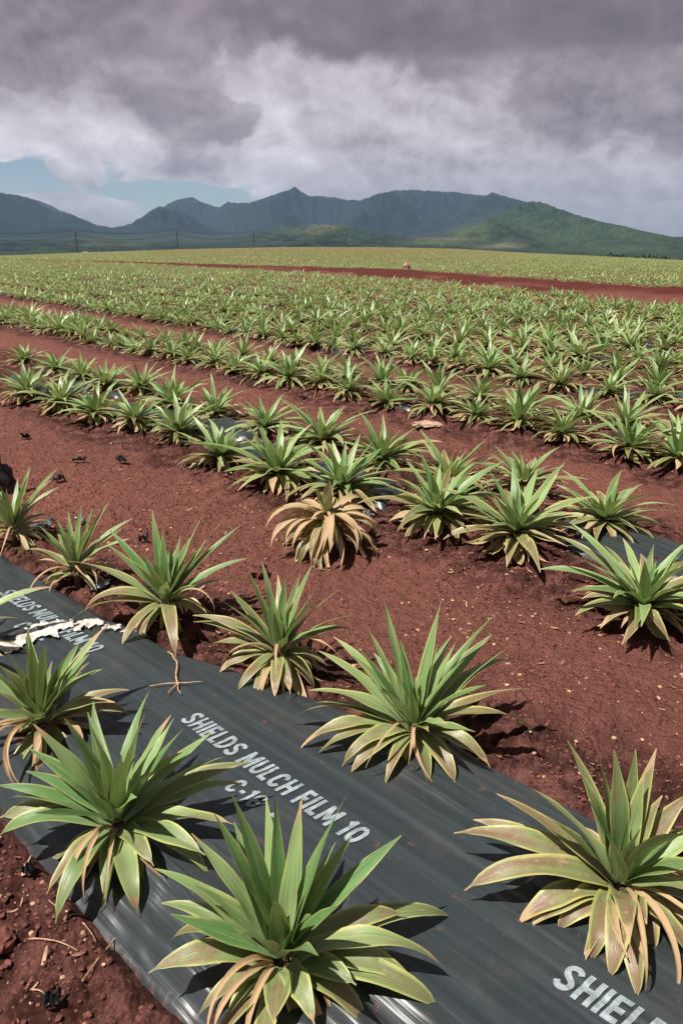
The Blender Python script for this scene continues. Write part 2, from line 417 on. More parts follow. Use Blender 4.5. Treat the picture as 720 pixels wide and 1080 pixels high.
# lettering printed on the film: bold slanted strokes laid on the plastic
GL = {
 'S': (.62, [[(.55, .76), (.48, .88), (.33, .915), (.17, .87), (.1, .74), (.16, .60), (.32, .51), (.47, .42), (.53, .28), (.47, .14), (.31, .085), (.15, .12), (.07, .25)]]),
 'H': (.62, [[(.1, 0), (.1, 1)], [(.52, 0), (.52, 1)], [(.1, .5), (.52, .5)]]), 'I': (.2, [[(.1, 0), (.1, 1)]]),
 'E': (.52, [[(.1, 0), (.1, 1)], [(.1, .905), (.5, .905)], [(.1, .5), (.46, .5)], [(.1, .095), (.5, .095)]]),
 'L': (.48, [[(.1, 0), (.1, 1)], [(.1, .095), (.47, .095)]]),
 'D': (.62, [[(.1, 0), (.1, 1)], [(.1, .905), (.3, .905), (.44, .83), (.52, .66), (.52, .34), (.44, .17), (.3, .095), (.1, .095)]]),
 'M': (.78, [[(.1, 0), (.1, 1)], [(.13, .93), (.39, .25), (.65, .93)], [(.68, 0), (.68, 1)]]),
 'U': (.62, [[(.1, 1), (.1, .3), (.16, .14), (.31, .085), (.46, .14), (.52, .3), (.52, 1)]]),
 'C': (.62, [[(.53, .70), (.47, .87), (.31, .915), (.17, .86), (.1, .68), (.1, .32), (.17, .14), (.31, .085), (.47, .13), (.53, .30)]]),
 'F': (.5, [[(.1, 0), (.1, 1)], [(.1, .905), (.49, .905)], [(.1, .5), (.44, .5)]]),
 '1': (.36, [[(.24, 0), (.24, 1)], [(.24, .9), (.05, .74)]]),
 '0': (.62, [[(.31, .915), (.17, .86), (.1, .68), (.1, .32), (.17, .14), (.31, .085), (.45, .14), (.52, .32), (.52, .68), (.45, .86), (.31, .915)]]),
 '6': (.62, [[(.51, .74), (.45, .87), (.31, .915), (.17, .86), (.1, .68), (.1, .32), (.17, .14), (.31, .085), (.45, .14), (.51, .30), (.45, .46), (.31, .53), (.18, .48), (.1, .36)]]),
 '-': (.4, [[(.04, .45), (.36, .45)]]), ' ': (.26, []),
}
def lettering(word, s0, s1, n0, n1, parent):
    parts = []; x = 0.; hw = .098; kz = 0
    total = sum(GL[c][0] + .10 for c in word) - .10
    kx = (s1 - s0) / (total + .3); ky = n1 - n0
    for c in word:
        w, strokes = GL[c]
        for st in strokes:
            p = np.array(st, float); seg = np.concatenate([[0], np.cumsum(np.linalg.norm(np.diff(p, axis=0), axis=1))])
            q = np.linspace(0, seg[-1], max(8, int(seg[-1] / .05))); P = np.stack([np.interp(q, seg, p[:, k]) for k in (0, 1)], 1)
            if len(st) > 3:
                for _ in range(2): P[1:-1] = (P[:-2] + 2 * P[1:-1] + P[2:]) / 4
            d = np.gradient(P, axis=0); d /= np.linalg.norm(d, axis=1)[:, None] + 1e-9; nn = np.stack([-d[:, 1], d[:, 0]], 1)
            X = np.linspace(-1, 1, 5)
            Q = P[:, None, :] + nn[:, None, :] * (X * hw)[None, :, None]
            a = s0 + (x + Q[..., 0] + .3 * Q[..., 1]) * kx; b_ = n0 + Q[..., 1] * ky
            b_ = b_ + .012 * np.sin(a * 2.1)
            xx, yy = BEDS[0].xy(a, b_); zz = film_z(BEDS[0], a, b_, 2.) + .0026 + .00012 * (kz % 4); kz += 1
            F = grid_faces(len(P), 5)
            parts.append((np.stack([xx, yy, zz], -1).reshape(-1, 3), F))
        x += w + .10
    V, F = merge(parts); F = F[0]
    bad = np.cross(V[F[:, 1]] - V[F[:, 0]], V[F[:, 2]] - V[F[:, 0]])[:, 2] < 0
    F[bad] = F[bad][:, ::-1]
    return build('printed_lettering', V, F, PAINT, parent, smooth=False)
K = .965
for s0 in (-4.41, -3.03, -1.655, -.325, 1.0):
    lettering('SHIELDS MULCH FILM 10', s0 * K, (s0 + .79) * K, 1.068 * K, 1.140 * K, film1)
    lettering('C-16  -', (s0 + .35) * K, (s0 + .56) * K, .972 * K, 1.036 * K, film1)

# ------------------------------------------------------------------ pineapple plants
class Rosette:
    def __init__(s): s.V = []; s.F = []; s.A = []; s.off = 0
    def add(s, V, F, A):
        s.V.append(V); s.F.append(F + s.off); s.A.append(A); s.off += len(V)
    def leaf(s, az, tip=None, start=None, length=None, droop=30., W=.05, zb=.05, rb=.018, age=.3, nseg=12, na=5, bend=0., cup=.28, blunt=2.2, rnd=None, power=1.5, kink=0.):
        t = np.linspace(0, 1, nseg + 1); tm = (t[1:] + t[:-1]) / 2
        ph = -rad(droop) * tm ** power
        rr = np.concatenate([[0], np.cumsum(np.cos(ph))]) / nseg; zz = np.concatenate([[0], np.cumsum(np.sin(ph))]) / nseg
        if tip is not None:
            R, Z = tip
            al = math.atan2(Z - zb, R - rb) - math.atan2(zz[-1], rr[-1]); L = math.hypot(Z - zb, R - rb) / math.hypot(zz[-1], rr[-1])
        else: al = rad(start); L = length
        r = rb + L * (rr * math.cos(al) - zz * math.sin(al)); z = zb + L * (rr * math.sin(al) + zz * math.cos(al))
        tn = np.concatenate([[0], -rad(droop) * t[1:] ** power]) + al
        a = rad(az) + bend * t ** 2
        dirx, diry = np.sin(a), np.cos(a)
        latx, laty = np.cos(rad(az) + bend * t * 1.6), -np.sin(rad(az) + bend * t * 1.6)
        nr, nz = -np.sin(tn), np.cos(tn)
        w = W * .47 * (.82 + .55 * t * (1 - t) * 2) * (1 - t ** blunt) ** .85 * (1 - .72 * sstep(.86, .97, t) * (blunt > 2.4))
        w = np.maximum(w, .0012)
        tw = (random.random() - .5) * 1.7 * t ** 1.3
        if rnd is None: rnd = random.random()
        xs = np.linspace(-1, 1, na)
        X = xs[None, :]; cw = cup * (1 - .45 * t)[:, None] * np.abs(X) ** 1.6 * w[:, None]
        lat = X * w[:, None] * np.cos(tw)[:, None]; nup = cw + X * w[:, None] * np.sin(tw)[:, None]
        # a little waviness of the margin
        nup = nup + (.10 + .10 * rnd) * w[:, None] * np.sin(t * (8 + 6 * rnd) + rnd * 20)[:, None] * X
        px = dirx[:, None] * (r[:, None] + nr[:, None] * nup) + latx[:, None] * lat
        py = diry[:, None] * (r[:, None] + nr[:, None] * nup) + laty[:, None] * lat
        pz = z[:, None] + nz[:, None] * nup
        if kink > 0:                      # a leaf snapped over partway
            k = np.maximum(t - kink, 0)[:, None] * L; pz = pz - k * .9; px = px - dirx[:, None] * k * .35; py = py - diry[:, None] * k * .35
        V = np.stack([px, py, np.maximum(pz, -.015)], -1).reshape(-1, 3)
        A = np.stack([np.broadcast_to(xs * .5 + .5, px.shape), np.broadcast_to(t[:, None], px.shape), np.full(px.shape, age), np.full(px.shape, rnd)], -1).reshape(-1, 4)
        s.add(V, grid_faces(nseg + 1, na), A)
    def data(s): return np.vstack(s.V), np.vstack(s.F), np.vstack(s.A)
    def build(s, name, parent=None, off=None, link=True):
        V, F, A = s.data()
        if off is not None: V = V + np.array(off)
        return build(name, V, F, LEAF, parent, attrs={'leaf': A}, link=link)

def u_(a, b): return random.uniform(a, b)
def withered(n, size, zb=.05, lo=.12, hi=.27):
    q = Rosette()
    for i in range(n):
        q.leaf(u_(0, 360), start=u_(-25, 38), length=u_(lo, hi) * size, droop=u_(40, 120), W=u_(.018, .040) * size, zb=zb * u_(.4, 1.), rb=.02, age=u_(.93, 1.), nseg=7, na=3, bend=u_(-.4, .4), cup=u_(.4, 1.1))
    return q
def heart(size, n=7, age=.12, zb=.07):
    q = Rosette()
    for i in range(n):
        f = i / max(n - 1, 1)
        q.leaf(i * 137.5 + u_(-15, 15), start=88 - 22 * f + u_(-4, 4), length=(.15 + .14 * f) * size * u_(.85, 1.1), droop=u_(5, 18), W=(.032 + .012 * f) * size, zb=zb, rb=.003 + .009 * f, age=age + u_(-.05, .08), nseg=8, na=5, cup=.55)
    return q
def rosette(size, n=34, yel=0., droopy=0., nseg=9, na=5, outer=1., dmg=.12, wide=1.):
    q = Rosette(); az0 = u_(0, 360)
    for i in range(n):
        f = (i + .5) / n
        st = 74 - 70 * f ** .62 * outer + u_(-11, 11) - droopy * 14 * f
        L = (.36 + .09 * math.sin(math.pi * min(1, f * 1.25)) - .07 * f) * size * u_(.72, 1.16)
        dr = 20 + 60 * f ** 1.1 + u_(-10, 14) + droopy * 34 * f
        age = np.clip(.08 + .60 * f ** 1.5 + yel * (.25 + .3 * f) + u_(-.12, .16), .02, .86)
        bl = 2.2
        if random.random() < dmg: L *= u_(.5, .75); age = min(.86, age + .25); bl = 5.
        if f > .7 and random.random() < .3: age = .95
        q.leaf(az0 + i * 137.5 + u_(-14, 14), start=st, length=L, droop=dr, W=(.044 + .013 * f) * size * wide * u_(.85, 1.15), zb=.075 - .05 * f, rb=.012 + .012 * f, age=age, nseg=nseg, na=na, bend=u_(-.14, .14), blunt=bl)
    return q
def stem(parent, r=.018, h=.035):
    z = np.linspace(-.05, h, 6)
    V, F = tube(np.stack([.004 * np.sin(z * 40), .004 * np.cos(z * 55), z], 1), r * (1 + .2 * np.sin(z * 90)) * np.linspace(1, .75, 6), 8)
    return build('stem', V, F, STEM, parent)
SPEC={
 'A':((-0.126,1.008),[(-50,0.12,0.46),(-6,0.11,0.42),(29,0.10,0.44),(66,0.15,0.46),(65,0.16,0.36),(72,0.27,0.33),(-59,0.16,0.40),(-65,0.21,0.34),(-76,0.27,0.28),(-42,0.16,0.34),(-74,0.28,0.15),(-99,0.27,0.12),(76,0.27,0.14),(74,0.39,0.06),(93,0.34,0.10),(118,0.18,0.14),(105,0.34,0.03),(122,0.21,0.05),(180,0.15,0.12),(-119,0.19,0.05),(-137,0.16,0.06),(153,0.16,0.10),(-77,0.25,0.08),(100,0.29,0.06)]),
 'C':((0.225,1.749),[(-28,0.22,0.46),(29,0.20,0.44),(54,0.35,0.40),(-45,0.21,0.36),(54,0.34,0.30),(60,0.38,0.25),(59,0.40,0.20),(80,0.42,0.18),(99,0.38,0.10),(118,0.25,0.03),(151,0.22,0.02),(172,0.20,0.03),(-153,0.23,0.02),(-129,0.26,0.02),(-122,0.26,0.06),(-105,0.31,0.05),(-84,0.39,0.08),(-96,0.36,0.05),(-52,0.32,0.30),(-62,0.33,0.28),(-84,0.33,0.20),(-83,0.35,0.15),(-61,0.03,0.36),(175,0.18,0.22)]),
 'D':((0.654,1.188),[(-66,0.26,0.30),(-70,0.30,0.25),(-57,0.14,0.38),(-40,0.11,0.42),(-22,0.08,0.42),(33,0.07,0.36),(57,0.11,0.30),(67,0.18,0.30),(-68,0.35,0.15),(-76,0.39,0.14),(-85,0.30,0.12),(-96,0.37,0.10),(-106,0.27,0.04),(-111,0.25,0.02),(-120,0.19,0.03),(-167,0.25,0.00),(-158,0.22,0.02),(151,0.21,0.05),(117,0.18,0.10),(75,0.20,0.20),(-143,0.20,0.04),(165,0.14,0.04),(-177,0.15,0.15),(-160,0.23,0.18)]),
 'B':((-0.582,1.371),[(-74,0.11,0.40),(81,0.10,0.42),(84,0.19,0.38),(78,0.26,0.34),(79,0.30,0.26),(76,0.35,0.20),(77,0.32,0.15),(94,0.31,0.12),(-83,0.22,0.30),(-89,0.29,0.22),(-92,0.27,0.18),(-95,0.30,0.12),(-102,0.29,0.10),(-147,0.22,0.06),(-164,0.26,0.02),(156,0.26,0.01),(173,0.21,0.05),(119,0.29,0.13),(114,0.29,0.05),(141,0.21,0.12),(-57,0.04,0.38),(86,0.18,0.30)]),
 'E':((-0.744,2.565),[(-26,0.14,0.46),(47,0.33,0.40),(57,0.36,0.36),(37,0.25,0.42),(-55,0.32,0.35),(-74,0.54,0.20),(78,0.37,0.15),(73,0.35,0.25),(0,0.06,0.40),(-106,0.40,0.05),(-159,0.31,0.03),(161,0.38,0.02),(115,0.22,0.02),(-98,0.33,0.08),(44,0.14,0.34)]),
 'F':((-0.229,2.178),[(-37,0.11,0.42),(-47,0.16,0.38),(79,0.09,0.34),(78,0.25,0.35),(93,0.28,0.26),(-77,0.19,0.30),(-74,0.34,0.20),(-75,0.35,0.16),(-84,0.30,0.08),(-110,0.23,0.03),(-146,0.23,0.02),(180,0.23,0.02),(166,0.20,0.03),(113,0.19,0.08),(32,0.04,0.38),(75,0.27,0.15),(140,0.23,0.03)]),
 'G':((-0.945,1.776),[(143,0.05,0.42),(126,0.11,0.42),(106,0.15,0.38),(100,0.20,0.34),(96,0.22,0.30),(71,0.27,0.15),(73,0.26,0.06),(-89,0.10,0.30),(-83,0.17,0.20),(101,0.26,0.20),(-104,0.06,0.36)]),
 'H':((-1.243,2.886),[(52,0.16,0.40),(57,0.19,0.38),(20,0.10,0.37),(-59,0.22,0.25),(-69,0.41,0.12),(-68,0.37,0.08),(-82,0.07,0.02),(86,0.15,0.25),(-40,0.21,0.20),(54,0.10,0.34)]),
 'I':((-1.760,3.386),[(46,0.14,0.40),(55,0.27,0.38),(49,0.27,0.26),(51,0.19,0.12),(-33,0.34,0.20),(34,0.07,0.28),(94,0.16,0.25),(-97,0.15,0.20)]),
}
BED2_FRONT=[(-3.291, 7.13), (-2.748, 6.672), (-2.25, 6.189), (-1.819, 5.902), (-1.333, 5.483), (-0.882, 4.79), (-0.431, 4.396), (0.0, 4.092), (0.547, 3.655), (0.93, 3.356), (1.279, 2.567)]
BED2_BACK=[(-4.278, 9.355), (-3.587, 8.668), (-3.075, 8.133), (-2.594, 7.546), (-2.162, 7.385), (-1.638, 6.581), (-1.161, 6.18), (-0.644, 5.656), (-0.149, 5.208), (0.293, 4.702), (0.694, 4.182), (1.158, 4.145), (1.464, 3.534)]
def spec_rosette(key, yel=0., wide=1., filler=10, fillage=(.5, .8), size=1.):
    q = Rosette()
    for (az, R, Z) in SPEC[key][1]:
        Z = Z - .04                     # heights were read over the bare ground, the bed is raised
        if Z > .28: dr = u_(8, 24); age = u_(.10, .32); W = .043
        elif Z > .16: dr = u_(24, 42); age = u_(.2, .45); W = .046
        elif Z > .07: dr = u_(40, 62); age = u_(.32, .6); W = .05
        else: dr = u_(64, 95); age = u_(.42, .7); W = .051
        Z = max(Z, .005)
        bl = 2.2 if Z > .1 else u_(2.2, 4.)
        zb = .075 if Z > .25 else .05
        q.leaf(az, tip=(max(R, .05), Z), droop=dr, W=W * wide * u_(.9, 1.1), zb=zb, rb=.016 if Z > .15 else .022, age=float(np.clip(age + yel, .05, .86)), nseg=16, na=7, bend=u_(-.05, .05), blunt=bl)
    for i in range(filler):
        q.leaf(i * 137.5 + u_(-30, 30), start=u_(-12, 25), length=u_(.10, .24) * size, droop=u_(40, 90), W=.040 * wide * u_(.8, 1.1), zb=.035, rb=.022, age=float(np.clip(u_(*fillage) + yel * .5, .1, .95)), nseg=10, na=5, bend=u_(-.1, .1), blunt=u_(2, 4))
    for i in range(10):
        q.leaf(i * 137.5 + u_(0, 40), start=u_(36, 76), length=u_(.22, .33) * size, droop=u_(10, 30), W=.042 * wide, zb=.07, rb=.014, age=u_(.1, .3) + yel, nseg=11, na=5, bend=u_(-.1, .1))
    return q

G1 = 'pineapple plants along the nearest film bed'
NEAR = {
 'A': (-.05, 1.1, 'large green pineapple plant on black film at bottom centre, hiding part of lettering'),
 'B': (-.12, 1.15, 'wide dark green pineapple plant at the left film edge beside bare soil'),
 'C': (.03, 1.08, 'tall spreading bright green pineapple plant right of the white FILM 10 lettering'),
 'D': (.20, 1.2, 'yellowish brown broad-leaved pineapple plant at the right edge over the lettering'),
 'E': (.04, 1.1, 'green pineapple plant with spread leaves beside the torn white plastic'),
 'F': (.10, .95, 'upright pineapple plant with yellow lower leaves, between two greener plants on far film edge'),
 'G': (.12, 1.1, 'dull olive pineapple plant at left edge below the torn white plastic'),
 'H': (.10, .85, 'narrow pineapple plant with upright tuft beside blue-grey plastic scraps'),
 'I': (.10, .85, 'small pineapple plant at left edge in front of the black plastic heap'),
}
for key, (yel, wide, lab) in NEAR.items():
    (bx, by) = SPEC[key][0]
    bz = float(terrain(np.array(bx), np.array(by))) + .05
    p = empty('pineapple_plant', (bx, by, bz)); tag(p, lab, 'pineapple plant', G1)
    spec_rosette(key, yel, wide, 8 if key != 'D' else 12).build('leaf_rosette', p)
    heart(.95, 7, .1 + max(yel, 0) * .6).build('heart_leaves', p)
    w_ = withered(18 if key in 'DFG' else 10, 1.)
    for i in range(5 if key in 'DG' else 3):      # long dead leaves bent right over
        w_.leaf(u_(90, 270), start=u_(38, 70), length=u_(.2, .32), droop=u_(120, 165), W=u_(.010, .020), zb=.06, rb=.03, age=1., nseg=14, na=5, bend=u_(-.5, .5), cup=u_(.6, 1.4), power=u_(.8, 1.4))
    w_.build('withered_leaves', p)
    stem(p)
def full_plant(x, y, z, rz, size, lab, group, **kw):
    p = empty('pineapple_plant', (x, y, z), rz); tag(p, lab, 'pineapple plant', group)
    rosette(size, **kw).build('leaf_rosette', p)
    heart(size * .95, 6, .12 + .3 * kw.get('yel', 0)).build('heart_leaves', p)
    withered(30, size * 1.05).build('withered_leaves', p)
    stem(p)
    p.scale[2] = .86 if y > 2.5 else 1.
    return p
full_plant(-1.50, 2.20, .05, 1.0, .92, 'cut-off pineapple plant at left photo edge above the dull olive one', G1, yel=.2)
full_plant(1.20, .80, .05, .4, 1.0, 'pineapple plant mostly outside the lower right corner beside yellowish brown one', G1, yel=.2)

# the dried-up plant standing alone in the dirt lane
dp = empty('pineapple_plant', (-.076, 3.36, .02)); tag(dp, 'dried-up tan pineapple plant drooping alone on bare soil between two beds', 'pineapple plant')
q = Rosette()
for i in range(60):
    f = i / 60
    q.leaf(i * 137.5 + u_(-18, 18), start=34 - 40 * f + u_(-12, 12), length=u_(.26, .36), droop=u_(85, 130), W=u_(.030, .052), zb=.17 - .11 * f, rb=.03, age=random.choice([.99, .99, .98, .96, .9, .7]), nseg=10, na=5, bend=u_(-.25, .25), cup=u_(.2, .8), blunt=3.)
q.build('drooping_leaves', dp)
q = Rosette()
for az, L, st in ((20, .16, 84), (150, .14, 80), (270, .12, 70), (330, .10, 62)):
    q.leaf(az, start=st, length=L, droop=8, W=.055, zb=.19, rb=.012, age=.7, nseg=9, na=5, blunt=5.)
q.build('heart_leaves', dp)
withered(54, .95, .19, .12, .24).build('withered_leaves', dp)
stem(dp, .035, .2)

# second bed: every plant where it stands
G2 = 'pineapple plants of the second bed'
def look(y): return 'yellowing' if y > .28 else ('dark green' if y < .05 else 'green')
F2 = sorted(BED2_FRONT, key=lambda p: -p[0] / p[1]); B2 = sorted(BED2_BACK, key=lambda p: -p[0] / p[1])
sizes_f = [.95, 1.08, 1.0, 1.02, 1.08, .85, .95, .8, .9, .95, 1.]; sizes_b = [.85, .8, .92, .95, 1.1, .85, .95, 1.0, .9, .85, .85, .8, .8]
yel_f = [.05, .22, .25, .06, .0, .08, .02, .2, .05, .05, .02]; yel_b = [.42, .38, .3, .1, .14, .05, .1, .0, .1, .1, .15, .1, .1]
count = 11
for row, P2, ss, yy in (('front', F2, sizes_f, yel_f), ('back', B2, sizes_b, yel_b)):
    for i, (x, y) in enumerate(P2):
        full_plant(x, y, .045, u_(0, 6.28), ss[i] * 1.08, '%s pineapple plant, %s from the right in the %s row of second bed' % (look(yy[i]), ORD[i + 1], row), G2 , n=44, wide=1.12, yel=yy[i] + .1, outer=u_(.9, 1.05), nseg=10)
        count += 1
count += 1

# further beds: copies of a few plants, each with its parts
PROTO = []
for i in range(12):
    y = [0, .05, .1, .0, .3, .15, .02, .45, .08, .22, .0, .12][i]; sz = u_(.85, 1.1)
    p = rosette(sz, n=32, yel=y, nseg=6, na=3, outer=u_(.9, 1.08))
    h = heart(sz, 5, .15); w = withered(26, sz * 1.1)
    PROTO.append((p.build('leaf_rosette', link=False).data, h.build('heart_leaves', link=False).data, w.build('withered_leaves', link=False).data, y))
fpx = 720.; pit = math.atan(278 / 720)
def project(x, y, z):
    dz = z - CAM_H
    zc = y * math.cos(pit) - dz * math.sin(pit); yc = y * math.sin(pit) + dz * math.cos(pit)
    return 360 + fpx * x / zc, 540 - fpx * yc / zc, zc
spots = []                             # (distance, bed, row, s, x, y, u)
for k in range(2, len(BEDS)):
    b = BEDS[k]
    for row, off in (('front', -b.gap), ('back', b.gap)):
        s = b.smax - u_(0, .6) if k > 1 else 0
        lim = -95 if k < 4 else -270
        while s > lim:
            w = b.c + off + u_(-.06, .06); x, y = b.xy(s, w)
            s -= .50 * (u_(.8, 1.2) if k < 6 else u_(.6, 1.4))
            if y < 1.5 or abs(math.atan2(x, y)) > .66 or math.hypot(x, y) > 236: continue
            if random.random() < (0. if k < 5 else .05): continue
            spots.append((math.hypot(x, y), k, row, s, x, y))
placed = [SPEC[k_][0] for k_ in SPEC] + BED2_FRONT + BED2_BACK + [(-1.5, 2.2), (1.2, .8)]
for k in (0, 1):                       # the two nearest beds run on outside the picture
    b = BEDS[k]
    for row, off in (('front', -b.gap), ('back', b.gap)):
        s = b.smax - .3
        while s > b.smin:
            x, y = b.xy(s, b.c + off + u_(-.06, .06)); s -= .68 * u_(.85, 1.15)
            if y < .3: continue
            u, v, zc = project(x, y, .2)
            if zc > .3 and -90 < u < 900 and v < 1600: continue
            if min(math.hypot(x - a_, y - c_) for a_, c_ in placed) < .5: continue
            spots.append((math.hypot(x, y), k, row, s, x, y))
sx = np.array([p[4] for p in spots]); sy = np.array([p[5] for p in spots])
onroad = road_mask(sx, sy, .35)
lane = (np.abs(sy - (44 - .42 * (sx - 10))) < 1.1) & (sx > 5.5)     # a narrow bare lane beyond the road
sz_ = ground_z(sx, sy, lumps=False)
spots = [(*p, float(z)) for p, z, a, c in zip(spots, sz_, onroad, lane) if not a and not c]
def inview(p):
    u, v, zc = project(p[4], p[5], p[6] + .15)
    return zc > 0 and -14 < u < 722 and v < 1080
vis = sorted([p for p in spots if inview(p)])
single = vis[:300 - count]
sset = set(id(p) for p in single)
rows = {}
for p in single: rows.setdefault((p[1], p[2]), []).append(p)
for (k, row), L in sorted(rows.items()):
    L.sort(key=lambda p: -project(p[4], p[5], p[6])[0])
    for i, p in enumerate(L):
        pr = random.choice(PROTO); sc = u_(.86, 1.1)
        e = empty('pineapple_plant', (p[4], p[5], p[6]), u_(0, 6.28)); e.scale = (sc, sc, sc * u_(.72, .98))
        e.rotation_euler[0] = u_(-.2, .2); e.rotation_euler[1] = u_(-.2, .2)
        tag(e, '%s pineapple plant, %s from the right in the %s row of %s bed' % (look(pr[3]), ORD[i + 1], row, ORD[k + 1]), 'pineapple plant', 'pineapple plants of the %s bed' % ORD[k + 1])
        if k < 5:
            for nm, me in zip(('leaf_rosette', 'heart_leaves', 'withered_leaves'), pr[:3]):
                c = bpy.data.objects.new(nm, me); c.parent = e; COL.objects.link(c)
        else:
            c = bpy.data.objects.new('leaf_rosette', pr[0]); c.parent = e; COL.objects.link(c)
            c = bpy.data.objects.new('withered_leaves', pr[2]); c.parent = e; COL.objects.link(c)

# everything farther away (or out of view) as one mass of plants
def lowplant(n, nseg, na, yel):
    q = rosette(u_(.85, 1.12), n=n, yel=yel, nseg=nseg, na=na, wide=1.15 if nseg > 2 else 1.3)
    if nseg > 2:
        for i in range(9): q.leaf(u_(0, 360), start=u_(0, 40), length=u_(.15, .3), droop=u_(40, 90), W=.035, age=.97, nseg=3, na=2)
    V, F, A = q.data()
    return V, F, A
LOD = [[lowplant(26, 5, 3, random.choice([0, .05, .1, .2, .4])) for i in range(9)],
       [lowplant(18, 3, 2, random.choice([0, .05, .1, .2, .35])) for i in range(9)],
       [lowplant(10, 2, 2, random.choice([.0, .05, .15, .35])) for i in range(9)]]
VV = []; FF = []; AA = []; off = 0
for p in spots:
    if id(p) in sset: continue
    lod = 0 if p[0] < 26 else (1 if p[0] < 75 else 2)
    V, F, A = random.choice(LOD[lod])
    a = u_(0, 6.28); sc = u_(.72, 1.08); ca, sa = math.cos(a) * sc, math.sin(a) * sc
    VV.append(np.stack([V[:, 0] * ca - V[:, 1] * sa + p[4], V[:, 0] * sa + V[:, 1] * ca + p[5], V[:, 2] * sc * (.8 if p[0] < 45 else .62) + p[6]], 1).astype(np.float32))
    A = A.copy(); A[:, 3] = random.random()
    azp = math.atan2(p[4], p[5]); dry = .28 * float(sstep(120, 165, p[0])) * (1 if -.25 < azp < .25 else .3)
    A[:, 2] = np.minimum(A[:, 2] + dry + .08 * float(sstep(18, 50, p[0])) + .02, .97)
    AA.append(A.astype(np.float32)); FF.append(F + off); off += len(V)
o = build('pineapple_field', np.vstack(VV), np.vstack(FF), LEAF, attrs={'leaf': np.vstack(AA)})
tag(o, 'far rows of green pineapple plants running together across the field', 'pineapple field', kind='stuff')
del VV, FF, AA
# ------------------------------------------------------------------ small things on the ground and film
def gz(x, y): return float(ground_z(np.array(x, float), np.array(y, float)))
def f1z(x, y):
    b = BEDS[0]; a, w = b.sn(x, y); return float(film_z(b, np.array(a), np.array(w), 2.))

def crumple(name, loc, size, mat, label, cat, seed, flat=1., spiky=.5, group=None, sub=3, rz=0.):
    V, F = ico(sub)
    n = fbm(V[:, 0] * 2.2 + seed, V[:, 1] * 2.2 + V[:, 2] * 1.7, 3, seed) - .5; n2 = np.abs(fbm(V[:, 0] * 5 + V[:, 2] * 3, V[:, 1] * 5 - V[:, 2] * 4 + seed, 2, seed + 5) - .5)
    V = V * (1 + 1.5 * spiky * n - 1.3 * spiky * n2)[:, None]
    V = V * np.array(size); V[:, 2] = np.maximum(V[:, 2], -.25 * size[2])
    o = build(name, V, F, mat, smooth=False); o.location = loc; o.rotation_euler = (0, 0, rz)
    return tag(o, label, cat, group)
def scrap(loc, sx, sy, mat, label, seed, tilt=(0, 0), rz=0., fold=.03, name='plastic_scrap', cat='plastic scrap', group='plastic scraps lying about'):
    n, m = 12, 9; sx *= .62; sy *= .62
    X, Y = np.meshgrid(np.linspace(-.5, .5, n), np.linspace(-.5, .5, m), indexing='ij')
    j = fbm(X * 6 + seed, Y * 6, 2, seed) - .5
    rag = 1 + .7 * (fbm(np.arctan2(Y, X) * 2 + seed, X * 0 + seed, 2, seed) - .5)
    x = X * sx * rag; y = Y * sy * rag; fold *= .6; z = fold * 2.4 * j + fold * .5 * np.abs(np.sin(X * 5 + seed)) + fold * .7
    P = np.stack([x, y, z], -1).reshape(-1, 3); Fq = grid_faces(n, m)
    P2 = P - np.array([0, 0, .0025])
    bi = [i * m for i in range(n)] + [(n - 1) * m + k for k in range(1, m)] + [i * m + m - 1 for i in range(n - 2, -1, -1)] + [k for k in range(m - 2, 0, -1)]
    N = n * m; side = np.array([(bi[i], bi[(i + 1) % len(bi)], bi[(i + 1) % len(bi)] + N, bi[i] + N) for i in range(len(bi))])
    o = build(name, np.vstack([P, P2]), np.vstack([Fq, Fq[:, ::-1] + N, side]), mat, smooth=False)
    o.location = loc; o.rotation_euler = (tilt[0], tilt[1], rz)
    return tag(o, label, cat, group)

